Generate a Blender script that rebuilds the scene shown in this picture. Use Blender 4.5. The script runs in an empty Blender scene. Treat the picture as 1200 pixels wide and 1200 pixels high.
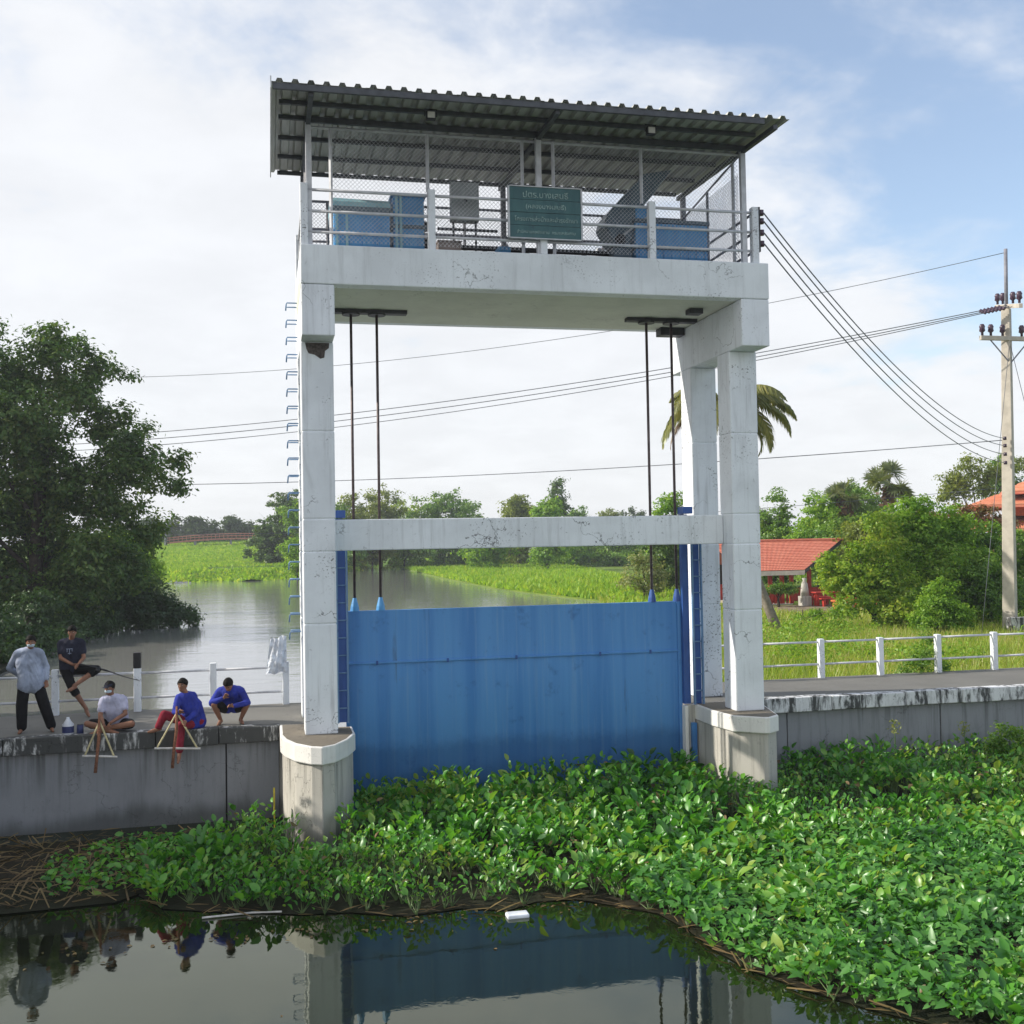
import bpy, bmesh, math, random
import numpy as np
from mathutils import Vector, Matrix
PI = math.pi
S = bpy.context.scene
COL = S.collection
random.seed(5)
RNG = np.random.default_rng(11)

# ------------------------------------------------------------------ camera
cam_data = bpy.data.cameras.new('camera')
cam = bpy.data.objects.new('camera', cam_data)
COL.objects.link(cam)
YAW, PITCH, ROLL, FPX = .2202, .028, .0176, 1268.67
cam_data.sensor_width = 36
cam_data.lens = 36 * FPX / 1200
cam_data.clip_start = .1
cam_data.clip_end = 6000
_f = Vector((math.sin(YAW) * math.cos(PITCH), math.cos(YAW) * math.cos(PITCH), math.sin(PITCH)))
_r = Vector((math.cos(YAW), -math.sin(YAW), 0))
_u = _r.cross(_f)
_R = _r * math.cos(ROLL) - _u * math.sin(ROLL)
_U = _u * math.cos(ROLL) + _r * math.sin(ROLL)
M4 = Matrix((( _R.x, _U.x, -_f.x, 0), (_R.y, _U.y, -_f.y, 0), (_R.z, _U.z, -_f.z, 3.3), (0, 0, 0, 1)))
cam.matrix_world = M4
S.camera = cam

# ------------------------------------------------------------------ sky, sun, exposure
SUN_EL, SUN_SIDE = math.radians(31), math.radians(12)      # sun from the left, slightly behind the gate
sun_dir = Vector((-math.cos(SUN_SIDE) * math.cos(SUN_EL), math.sin(SUN_SIDE) * math.cos(SUN_EL), math.sin(SUN_EL)))
world = bpy.data.worlds.new('World')
S.world = world
world.use_nodes = True
wn = world.node_tree.nodes
wl = world.node_tree.links
wn.clear()
def W(t, **kw):
    n = wn.new(t)
    for k, v in kw.items(): setattr(n, k, v)
    return n
def wmath(op, a, b=None, clamp=False):
    n = W('ShaderNodeMath', operation=op, use_clamp=clamp)
    for i, v in enumerate((a, b)):
        if v is None: continue
        if isinstance(v, (int, float)): n.inputs[i].default_value = v
        else: wl.new(v, n.inputs[i])
    return n.outputs[0]
def wmap(v, a, b, c=0., d=1.):
    n = W('ShaderNodeMapRange', interpolation_type='SMOOTHSTEP')
    wl.new(v, n.inputs[0])
    for i, x in enumerate((a, b, c, d)): n.inputs[i + 1].default_value = x
    return n.outputs[0]
sky = W('ShaderNodeTexSky', sky_type='NISHITA')
sky.sun_disc = False
sky.sun_elevation = SUN_EL
sky.sun_rotation = math.atan2(sun_dir.x, sun_dir.y)
sky.air_density = 1.0
sky.dust_density = .6
sky.ozone_density = 1.6
tc = W('ShaderNodeTexCoord')
sep = W('ShaderNodeSeparateXYZ')
wl.new(tc.outputs['Generated'], sep.inputs[0])
zc = wmath('MAXIMUM', sep.outputs[2], 0.)
den = wmath('ADD', zc, .22)
px = wmath('DIVIDE', sep.outputs[0], den)
py = wmath('DIVIDE', sep.outputs[1], den)
comb = W('ShaderNodeCombineXYZ')
wl.new(px, comb.inputs[0]); wl.new(py, comb.inputs[1])
def wnoise(scale, detail, rough, off):
    mp = W('ShaderNodeMapping')
    mp.inputs['Location'].default_value = off
    wl.new(comb.outputs[0], mp.inputs[0])
    n = W('ShaderNodeTexNoise')
    n.inputs['Scale'].default_value = scale
    n.inputs['Detail'].default_value = detail
    n.inputs['Roughness'].default_value = rough
    n.inputs['Distortion'].default_value = .25
    wl.new(mp.outputs[0], n.inputs['Vector'])
    return n.outputs[0]
CLOUD_OFF = (6.9, 9.2, 0.)
n1 = wnoise(1.25, 7, .55, CLOUD_OFF)
n2 = wnoise(3.4, 6, .6, (7.7, 2.2, 0.))
# more cloud towards the sun's side and towards the horizon, clear blue on the other side
side = wmath('MULTIPLY', sep.outputs[0], -.29)
low = wmap(zc, .04, .46, .30, 0.)
cov = wmath('ADD', wmath('ADD', wmath('MULTIPLY', n1, .8), wmath('MULTIPLY', n2, .36)), wmath('ADD', side, low))
mask = wmap(cov, .44, .65)
shade = wmap(n2, .3, .7, .92, 1.0)
cl_col = W('ShaderNodeMix', data_type='RGBA')
wl.new(shade, cl_col.inputs[0])
cl_col.inputs[6].default_value = (0, 0, 0, 1)
CLOUD = 7.1
cl_col.inputs[7].default_value = (CLOUD * .975, CLOUD * .99, CLOUD * 1.02, 1)
mix = W('ShaderNodeMix', data_type='RGBA')
wl.new(wmath('ADD', wmath('MULTIPLY', mask, .82), .13), mix.inputs[0])
gain = W('ShaderNodeMix', data_type='RGBA', blend_type='MULTIPLY')
gain.inputs[0].default_value = 1
gain.inputs[7].default_value = (1.6, 1.55, 1.5, 1)
wl.new(sky.outputs[0], gain.inputs[6])
wl.new(gain.outputs[2], mix.inputs[6])
wl.new(cl_col.outputs[2], mix.inputs[7])
bg = W('ShaderNodeBackground')
bg.inputs[1].default_value = .11
wl.new(mix.outputs[2], bg.inputs[0])
wo = W('ShaderNodeOutputWorld')
wl.new(bg.outputs[0], wo.inputs[0])

sd = bpy.data.lights.new('sun', 'SUN')
sd.energy = 4.4
sd.angle = math.radians(.6)
sd.color = (1, .93, .82)
sun = bpy.data.objects.new('sun', sd)
COL.objects.link(sun)
sun.rotation_euler = (-sun_dir).to_track_quat('-Z', 'Y').to_euler()
S.view_settings.view_transform = 'Standard'
S.view_settings.look = 'None'
S.view_settings.exposure = .36
S.view_settings.gamma = 1
S.view_settings.use_curve_mapping = False
S.cycles.max_bounces = 8
S.cycles.transparent_max_bounces = 8

# ------------------------------------------------------------------ materials
class Mat:
    def __init__(s, name):
        s.m = bpy.data.materials.new(name)
        s.m.use_nodes = True
        s.n = s.m.node_tree.nodes
        s.l = s.m.node_tree.links
        s.n.clear()
        s.out = s.n.new('ShaderNodeOutputMaterial')
    def node(s, t, **kw):
        n = s.n.new(t)
        for k, v in kw.items(): setattr(n, k, v)
        return n
    def put(s, sock, v):
        if v is None: return
        if hasattr(v, 'is_output'): s.l.new(v, sock)
        else: sock.default_value = v
    def math(s, op, a, b=None, clamp=False):
        n = s.node('ShaderNodeMath', operation=op, use_clamp=clamp)
        s.put(n.inputs[0], a); s.put(n.inputs[1], b)
        return n.outputs[0]
    def pos(s, scale=(1, 1, 1), off=(0, 0, 0), world=True):
        if world: o = s.node('ShaderNodeNewGeometry').outputs['Position']
        else: o = s.node('ShaderNodeTexCoord').outputs['Object']
        mp = s.node('ShaderNodeMapping')
        mp.inputs['Scale'].default_value = scale
        mp.inputs['Location'].default_value = off
        s.l.new(o, mp.inputs[0])
        return mp.outputs[0]
    def noise(s, vec, scale=1., detail=4, rough=.55, dist=0.):
        n = s.node('ShaderNodeTexNoise')
        s.l.new(vec, n.inputs['Vector'])
        n.inputs['Scale'].default_value = scale
        n.inputs['Detail'].default_value = detail
        n.inputs['Roughness'].default_value = rough
        n.inputs['Distortion'].default_value = dist
        return n.outputs[0]
    def rng(s, v, a, b, c=0., d=1., smooth=True):
        n = s.node('ShaderNodeMapRange')
        if smooth: n.interpolation_type = 'SMOOTHSTEP'
        s.put(n.inputs[0], v)
        for i, x in enumerate((a, b, c, d)): n.inputs[i + 1].default_value = x
        return n.outputs[0]
    def mix(s, f, a, b, mode='MIX'):
        n = s.node('ShaderNodeMix', data_type='RGBA', blend_type=mode)
        s.put(n.inputs[0], f)
        for i, v in ((6, a), (7, b)):
            if hasattr(v, 'is_output'): s.l.new(v, n.inputs[i])
            else: n.inputs[i].default_value = (*v[:3], 1)
        return n.outputs[2]
    def ramp(s, v, stops):
        n = s.node('ShaderNodeValToRGB')
        e = n.color_ramp.elements
        while len(e) > 1: e.remove(e[-1])
        e[0].position, e[0].color = stops[0][0], (*stops[0][1], 1)
        for p, c in stops[1:]:
            k = e.new(p); k.color = (*c, 1)
        s.put(n.inputs[0], v)
        return n.outputs[0]
    def bsdf(s, col, rough=.6, metal=0., spec=.4, bump=None, bd=.01, bs=.5):
        b = s.node('ShaderNodeBsdfPrincipled')
        if isinstance(col, tuple): b.inputs['Base Color'].default_value = (*col[:3], 1)
        else: s.l.new(col, b.inputs['Base Color'])
        s.put(b.inputs['Roughness'], rough)
        b.inputs['Metallic'].default_value = metal
        b.inputs['Specular IOR Level'].default_value = spec
        if bump is not None:
            bn = s.node('ShaderNodeBump')
            bn.inputs['Distance'].default_value = bd
            bn.inputs['Strength'].default_value = bs
            s.l.new(bump, bn.inputs['Height'])
            s.l.new(bn.outputs[0], b.inputs['Normal'])
        s.l.new(b.outputs[0], s.out.inputs[0])
        return b

def plain(name, col, rough=.6, metal=0., spec=.4, var=.15, scale=6.):
    m = Mat(name)
    n = m.noise(m.pos((1, 1, 1)), scale, 4)
    c = m.mix(m.rng(n, .3, .7), tuple(x * (1 - var) for x in col), tuple(min(1, x * (1 + var)) for x in col))
    m.bsdf(c, rough, metal, spec, n, .004, .3)
    return m.m

def painted_concrete(name, base, dirt, speck=.6, streak=.5, mould=.0, rough=.75, pits=.64, algae=0):
    m = Mat(name)
    p = m.pos()
    big = m.noise(p, .9, 5, .6)
    c = m.mix(m.rng(big, .35, .7), base, tuple(x * .86 for x in base))
    # rain streaks running down the faces
    st = m.noise(m.pos((9, 9, .55)), 1., 5, .65)
    c = m.mix(m.math('MULTIPLY', m.rng(st, .5, .78), streak), c, dirt)
    # dark mildew specks in patches
    sp = m.noise(p, 26, 3, .6)
    patch = m.rng(m.noise(p, 1.1, 4, .65), .50, .66)
    spm = m.math('MULTIPLY', m.rng(sp, pits - .02, pits + .05), patch)
    c = m.mix(m.math('MULTIPLY', spm, speck), c, tuple(x * .28 for x in dirt))
    fl = m.noise(p, 7., 6, .7, .6)
    c = m.mix(m.math('MULTIPLY', m.rng(fl, .63, .70), speck * .55), c, tuple(x * .6 for x in dirt))
    # broad grey weather stains, and thin hairline cracks
    wst = m.noise(m.pos((1.6, 1.6, .5), (2, 7, 1)), 1., 6, .7, .5)
    c = m.mix(m.math('MULTIPLY', m.rng(wst, .52, .72), streak * .55), c, dirt)
    vor = m.node('ShaderNodeTexVoronoi', feature='DISTANCE_TO_EDGE'); vor.inputs['Scale'].default_value = .9
    wv = m.node('ShaderNodeVectorMath', operation='ADD'); m.l.new(p, wv.inputs[0])
    nv = m.node('ShaderNodeTexNoise'); nv.inputs['Scale'].default_value = 3; nv.inputs['Detail'].default_value = 5; m.l.new(p, nv.inputs['Vector'])
    m.l.new(nv.outputs['Color'], wv.inputs[1]); m.l.new(wv.outputs[0], vor.inputs['Vector'])
    crk = m.math('MULTIPLY', m.rng(vor.outputs[0], .010, .003), m.rng(m.noise(p, .8, 2), .52, .60))
    c = m.mix(m.math('MULTIPLY', crk, speck * .8), c, tuple(x * .25 for x in dirt))
    if mould > 0:
        mo = m.noise(m.pos((3.2, 3.2, 1.1), (4, 1, 2)), 1., 7, .72, .4)
        mo2 = m.noise(m.pos((14, 14, 1.5)), 1., 4, .6)
        k = m.rng(m.math('ADD', mo, m.math('MULTIPLY', mo2, .35)), .66 - .2 * mould, .80 - .2 * mould)
        c = m.mix(m.math('MULTIPLY', k, .93), c, (.025, .027, .026))
    if algae:
        zs_ = m.node('ShaderNodeSeparateXYZ'); m.l.new(m.node('ShaderNodeNewGeometry').outputs['Position'], zs_.inputs[0])
        lvl = m.math('ADD', zs_.outputs[2], m.math('MULTIPLY', m.math('SUBTRACT', m.noise(m.pos((1.3, 1.3, .2)), 1., 5, .6), .5), algae))
        c = m.mix(m.math('MULTIPLY', m.rng(lvl, -1.25, -1.6), .6), c, (.03, .034, .028))
        dr = m.noise(m.pos((7, 7, .25), (1, 0, 4)), 1., 4, .6)
        c = m.mix(m.math('MULTIPLY', m.math('MULTIPLY', m.rng(dr, .5, .7), m.rng(zs_.outputs[2], -1.2, -.3)), .6), c, (.05, .052, .05))
    m.bsdf(c, rough, 0, .25, m.math('ADD', m.noise(p, 40, 4), m.math('MULTIPLY', fl, .8)), .006, .35)
    return m.m

M = {}
M['white'] = painted_concrete('weathered_white_paint', (.80, .835, .87), (.36, .37, .38), 1., .5, pits=.60)
M['deckwhite'] = painted_concrete('deck_white_paint', (.80, .84, .86), (.42, .44, .44), .8, .38, pits=.61)
M['cap'] = painted_concrete('mildewed_white_cap', (.66, .66, .65), (.30, .30, .28), .8, .6, mould=.62)
M['capright'] = painted_concrete('streaked_white_cap', (.70, .71, .72), (.30, .31, .30), .8, .5, mould=.2)
M['piercap'] = painted_concrete('pier_cap_paint', (.76, .75, .72), (.40, .39, .35), .5, .35)
M['pier'] = painted_concrete('pier_concrete', (.50, .48, .43), (.22, .21, .18), .6, .8, algae=.7)
M['pierdark'] = painted_concrete('mossy_pier_top', (.19, .165, .13), (.06, .055, .045), .9, .6)
M['wall'] = painted_concrete('grey_wall_render', (.27, .28, .30), (.13, .135, .14), .45, .6, algae=.8)
M['floor'] = painted_concrete('worn_walkway_concrete', (.17, .165, .15), (.09, .088, .08), .5, .2)
M['pipe'] = plain('pale_steel_paint', (.56, .57, .60), .5, 0, .4, .12)
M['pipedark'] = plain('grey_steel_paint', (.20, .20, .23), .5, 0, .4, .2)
M['steel'] = plain('dark_steel', (.05, .05, .055), .55, .2, .4, .3)
M['rod'] = plain('greasy_lifting_rod', (.10, .075, .075), .45, .3, .4, .3, 9)
M['roofbeam'] = plain('painted_roof_steel', (.075, .08, .09), .6, 0, .4, .2)
M['flash'] = plain('pale_gable_flashing', (.6, .61, .62), .5, .2, .4, .15)
M['cabinet'] = plain('grey_cabinet_enamel', (.25, .27, .27), .5, 0, .4, .12)
M['brown'] = plain('brown_box_paint', (.16, .13, .12), .6)
M['black'] = plain('black_rubber', (.012, .012, .014), .5)
M['insul'] = plain('violet_brown_porcelain', (.055, .028, .05), .25, 0, .6, .2)
M['conc_pole'] = plain('spun_concrete', (.46, .42, .36), .8, 0, .2, .12, 3)
M['wire'] = plain('cable_sheath', (.12, .13, .15), .6)
M['glasslight'] = plain('floodlight_glass', (.42, .42, .36), .2, 0, .5, .1)
M['signtext'] = plain('faded_sign_lettering', (.30, .42, .40), .6, 0, .3, .35, 30)
M['rope'] = plain('brown_rope', (.23, .11, .07), .9, 0, .1, .3, 30)
M['wood'] = plain('pale_bare_wood', (.52, .46, .27), .7, 0, .2, .2, 14)
M['palewood'] = plain('whitewashed_wood', (.56, .54, .52), .7, 0, .2, .15, 14)
M['red'] = plain('red_paint', (.42, .035, .022), .5, 0, .4, .2, 3)
M['orange'] = plain('orange_paint', (.55, .16, .05), .6, 0, .3, .2, 3)
M['cream'] = plain('cream_fascia', (.66, .58, .50), .6, 0, .3, .1, 3)
M['bridge'] = plain('rust_red_bridge_paint', (.46, .20, .14), .7, 0, .2, .15, 2)
M['dirt'] = plain('bare_soil', (.20, .16, .11), .95, 0, .1, .3, 1.5)

def blue_gate():
    m = Mat('blue_gate_paint')
    p = m.pos()
    z = m.node('ShaderNodeSeparateXYZ')
    m.l.new(m.node('ShaderNodeNewGeometry').outputs['Position'], z.inputs[0])
    st = m.noise(m.pos((2.6, 2.6, .12)), 1., 5, .6)
    fine = m.noise(m.pos((16, 16, .5)), 1., 4, .6)
    c = m.mix(m.rng(st, .32, .68), (.06, .215, .53), (.10, .29, .61))
    c = m.mix(m.math('MULTIPLY', m.rng(fine, .5, .75), .6), c, (.15, .32, .58))
    blot = m.noise(p, 2.2, 6, .7)
    c = m.mix(m.math('MULTIPLY', m.rng(blot, .58, .72), .4), c, (.018, .07, .24))
    chip = m.noise(p, 6.5, 7, .75, .8)
    c = m.mix(m.math('MULTIPLY', m.rng(chip, .66, .69), .55), c, (.16, .24, .36))
    rust = m.math('MULTIPLY', m.rng(m.noise(m.pos((5, 5, .35), (3, 1, 2)), 1., 5, .7), .64, .74), .4)
    c = m.mix(rust, c, (.05, .06, .09))
    sc = m.noise(p, 30, 4, .7)
    c = m.mix(m.math('MULTIPLY', m.rng(sc, .68, .72), .7), c, (.02, .03, .05))
    # lower band mixed toward a darker blue, with a ragged upper edge
    low_band = m.rng(m.math('ADD', z.outputs[2], m.math('MULTIPLY', blot, .5)), -.1, -.45)
    c = m.mix(m.math('MULTIPLY', low_band, .45), c, (.02, .075, .22))
    m.bsdf(c, .5, 0, .35, m.math('ADD', st, m.math('MULTIPLY', sc, .1)), .02, .4)
    return m.m
M['gate'] = blue_gate()
def blue_paint(name, a, b):
    m = Mat(name)
    n = m.noise(m.pos((4, 4, 1.2)), 1.5, 5, .6)
    c = m.mix(m.rng(n, .3, .7), a, b)
    d = m.noise(m.pos(), 16, 4, .65)
    c = m.mix(m.math('MULTIPLY', m.rng(d, .62, .70), .5), c, (.02, .03, .05))
    m.bsdf(c, .42, 0, .45, n, .004, .3)
    return m.m
M['hoist'] = blue_paint('hoist_blue_paint', (.07, .29, .62), (.10, .36, .68))
M['hoistlight'] = blue_paint('pale_hoist_blue', (.24, .48, .58), (.34, .58, .64))  # paler blue for the lid and the left-hand ribs
M['hoistdark'] = blue_paint('dull_teal_cover', (.06, .10, .14), (.085, .14, .18))
M['guide'] = blue_paint('guide_blue_paint', (.02, .07, .26), (.035, .11, .35))
M['rung'] = blue_paint('rung_blue_paint', (.10, .20, .36), (.15, .26, .42))
M['sign'] = blue_paint('faded_green_sign', (.025, .095, .105), (.045, .135, .14))

def roof_sheet():
    m = Mat('old_roof_sheet')
    n = m.noise(m.pos((6, .7, 6)), 1., 5, .6)
    c = m.mix(m.rng(n, .3, .7), (.38, .38, .35), (.50, .50, .47))
    m.bsdf(c, .6, .1, .35, n, .004, .3)
    return m.m
M['roof'] = roof_sheet()

def tile_roof(name, a, b):
    m = Mat(name)
    n = m.noise(m.pos((1.2, 1.2, 4)), 1., 5, .6)
    c = m.mix(m.rng(n, .3, .7), a, b)
    d = m.noise(m.pos(), 5, 5, .7)
    c = m.mix(m.math('MULTIPLY', m.rng(d, .6, .72), .4), c, (.25, .12, .08))
    m.bsdf(c, .7, 0, .25, n, .02, .4)
    return m.m
M['tile'] = tile_roof('faded_red_roof_tile', (.56, .17, .11), (.64, .23, .15))
M['tile2'] = tile_roof('orange_roof_tile', (.58, .22, .12), (.66, .28, .16))

def leaf_mat(name, cols, trans=.38, gloss=.08, rough=.42, tgain=1.5):
    """Leaves: each island takes its own tone from the ramp; light passes through the blade."""
    m = Mat(name)
    g = m.node('ShaderNodeNewGeometry')
    rnd = g.outputs['Random Per Island']
    big = m.noise(m.pos(), .55, 3)
    v = m.math('ADD', m.math('MULTIPLY', rnd, .8), m.math('MULTIPLY', m.math('SUBTRACT', big, .40), 1.5), clamp=True)
    k = len(cols)
    c = m.ramp(v, [(i / max(1, k - 1), cc) for i, cc in enumerate(cols)])
    d = m.node('ShaderNodeBsdfDiffuse'); m.l.new(c, d.inputs[0])
    t = m.node('ShaderNodeBsdfTranslucent')
    tcx = m.mix(1., c, (tgain * 1.05, tgain, tgain * .45), 'MULTIPLY')
    m.l.new(tcx, t.inputs[0])
    mx = m.node('ShaderNodeMixShader'); mx.inputs[0].default_value = trans
    m.l.new(d.outputs[0], mx.inputs[1]); m.l.new(t.outputs[0], mx.inputs[2])
    gl = m.node('ShaderNodeBsdfGlossy'); gl.inputs['Roughness'].default_value = rough
    gl.inputs[0].default_value = (.8, .85, .8, 1)
    m2 = m.node('ShaderNodeMixShader'); m2.inputs[0].default_value = gloss
    m.l.new(mx.outputs[0], m2.inputs[1]); m.l.new(gl.outputs[0], m2.inputs[2])
    m.l.new(m2.outputs[0], m.out.inputs[0])
    return m.m
M['leaf_dark'] = leaf_mat('dark_tree_leaf', [(.03, .07, .012), (.055, .12, .02), (.09, .165, .03), (.13, .18, .04)], .36, .03)
M['leaf_bush'] = leaf_mat('dark_bank_leaf', [(.02, .05, .012), (.034, .075, .018), (.05, .105, .022)], .25, .04)
M['leaf_mid'] = leaf_mat('mid_green_leaf', [(.06, .135, .02), (.10, .21, .028), (.15, .28, .035), (.21, .31, .05)], .45, .03)
M['leaf_bright'] = leaf_mat('bright_green_leaf', [(.085, .19, .02), (.14, .28, .028), (.21, .36, .04), (.28, .40, .06)], .47, .02)
M['leaf_olive'] = leaf_mat('olive_green_leaf', [(.11, .15, .028), (.17, .22, .035), (.24, .28, .055)], .45, .02)
M['leaf_yellow'] = leaf_mat('yellow_green_leaf', [(.10, .20, .02), (.17, .30, .03), (.26, .38, .04), (.36, .41, .06)], .47, .02)
M['leaf_far'] = leaf_mat('haze_grey_leaf', [(.05, .08, .035), (.07, .11, .045), (.09, .13, .055)], .35, .0)  # greyed green, distance haze put into the leaf colour
M['leaf_red'] = leaf_mat('reddish_leaf', [(.16, .09, .04), (.24, .10, .05), (.12, .13, .035)], .4, .04)
M['leaf_banana'] = leaf_mat('yellow_banana_leaf', [(.36, .30, .05), (.45, .36, .06), (.24, .27, .05)], .5, .05)
M['leaf_pale'] = leaf_mat('pale_flowering_leaf', [(.16, .21, .07), (.30, .31, .13), (.10, .18, .04)], .4, .03)
M['frond'] = leaf_mat('palm_leaflet', [(.10, .125, .03), (.18, .19, .04), (.28, .25, .06)], .42, .05)
M['frond_dry'] = leaf_mat('dry_palm_leaflet', [(.13, .07, .045), (.19, .11, .06), (.10, .06, .04)], .3, .05)
M['fan'] = leaf_mat('fan_palm_leaflet', [(.09, .125, .05), (.14, .18, .07), (.20, .22, .10)], .4, .04)
M['hyacinth'] = leaf_mat('water_hyacinth_leaf', [(.022, .09, .013), (.042, .17, .02), (.075, .255, .028), (.13, .34, .042), (.25, .36, .06)], .34, .045, .36, 1.7)
M['creeper'] = leaf_mat('creeping_water_spinach_leaf', [(.03, .115, .022), (.055, .19, .03), (.085, .25, .042), (.14, .32, .055)], .32, .04, .4, 1.6)
M['deadleaf'] = leaf_mat('dead_brown_leaf', [(.07, .05, .03), (.16, .11, .055), (.24, .17, .08), (.12, .10, .04)], .2, .03)
M['stalk'] = leaf_mat('green_stalk', [(.07, .13, .035), (.11, .18, .05)], .2, .05)
M['grass'] = leaf_mat('bright_field_grass', [(.14, .23, .03), (.20, .31, .035), (.28, .38, .05), (.38, .40, .12), (.42, .38, .18)], .47, .02)
M['grass_far'] = leaf_mat('far_river_grass', [(.13, .25, .03), (.19, .34, .035), (.25, .40, .045), (.34, .42, .07)], .45, .01)
M['bark'] = plain('dark_bark', (.06, .048, .038), .9, 0, .1, .35, 5)
M['barkpalm'] = plain('grey_palm_bark', (.22, .19, .16), .9, 0, .1, .25, 6)

def ground_mat(name, a, b):
    m = Mat(name)
    n = m.noise(m.pos(), .5, 6, .65)
    n2 = m.noise(m.pos(), 5, 5, .7)
    c = m.mix(m.rng(n, .35, .65), a, b)
    c = m.mix(m.math('MULTIPLY', m.rng(n2, .45, .7), .5), c, tuple(x * .6 for x in a))
    m.bsdf(c, .95, 0, .1, n2, .08, .6)
    return m.m
M['ground'] = ground_mat('grassy_ground', (.10, .16, .025), (.15, .21, .035))
M['groundfar'] = ground_mat('far_bank_ground', (.10, .18, .03), (.14, .24, .035))
M['mud'] = ground_mat('dark_bank_mud', (.035, .03, .02), (.02, .025, .014))

def water(name, base, ior, rough, scale, strength, stretch, tint=(.93, .95, 1)):
    m = Mat(name)
    a = m.noise(m.pos(stretch), scale, 5, .6, .3)
    b = m.noise(m.pos(stretch, (5, 3, 0)), scale * .23, 3, .5)
    h = m.math('ADD', m.math('MULTIPLY', a, .4), b)
    bn = m.node('ShaderNodeBump')
    bn.inputs['Distance'].default_value = .05
    bn.inputs['Strength'].default_value = strength
    m.l.new(h, bn.inputs['Height'])
    d = m.node('ShaderNodeBsdfDiffuse'); d.inputs[0].default_value = (*base, 1)
    g = m.node('ShaderNodeBsdfGlossy'); g.inputs['Roughness'].default_value = rough
    g.inputs[0].default_value = (*tint, 1)
    m.l.new(bn.outputs[0], g.inputs['Normal'])
    f = m.node('ShaderNodeFresnel'); f.inputs[0].default_value = ior
    m.l.new(bn.outputs[0], f.inputs['Normal'])
    mx = m.node('ShaderNodeMixShader')
    m.l.new(f.outputs[0], mx.inputs[0]); m.l.new(d.outputs[0], mx.inputs[1]); m.l.new(g.outputs[0], mx.inputs[2])
    m.l.new(mx.outputs[0], m.out.inputs[0])
    return m.m
M['water_low'] = water('still_dark_water', (.009, .012, .005), 1.85, .012, 2.2, .06, (1, 1, 1), (.88, .92, .80))
M['water_up'] = water('rippled_river_water', (.24, .24, .225), 2.6, .03, 2.0, .5, (.3, 1, 1))

def cloth(name, col, scale=5., var=.25):
    m = Mat(name)
    n = m.noise(m.pos(world=False), scale, 4)
    c = m.mix(m.rng(n, .3, .7), tuple(x * (1 - var) for x in col), tuple(min(1, x * (1 + var)) for x in col))
    m.bsdf(c, .9, 0, .15, m.noise(m.pos(world=False), 14, 4), .012, .5)
    return m.m
M['skin'] = plain('brown_skin', (.24, .115, .07), .55, 0, .35, .12, 8)
M['hair'] = plain('black_hair', (.009, .008, .007), .75, 0, .12, .3, 40)
M['c_greyblue'] = cloth('grey_blue_shirt_cloth', (.30, .34, .44))
M['c_black'] = cloth('black_cloth', (.014, .014, .016))
M['c_navy'] = cloth('dark_navy_cloth', (.026, .028, .045))
M['c_lilac'] = cloth('pale_lilac_cloth', (.42, .42, .54))
M['c_blue'] = cloth('royal_blue_cloth', (.028, .04, .25))
M['c_maroon'] = cloth('maroon_cloth', (.20, .02, .035))
M['c_mask'] = cloth('face_mask_cloth', (.50, .60, .68))
M['c_white'] = cloth('white_sheet_plastic', (.62, .66, .72), 3.)
M['eye'] = plain('eye_white', (.5, .48, .45), .3)
M['lip'] = plain('lip_skin', (.20, .07, .055), .5)
M['plastic'] = plain('milky_plastic', (.55, .57, .62), .3, 0, .5, .1)
M['bluelabel'] = plain('dark_blue_label', (.03, .04, .12), .5)

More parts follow.
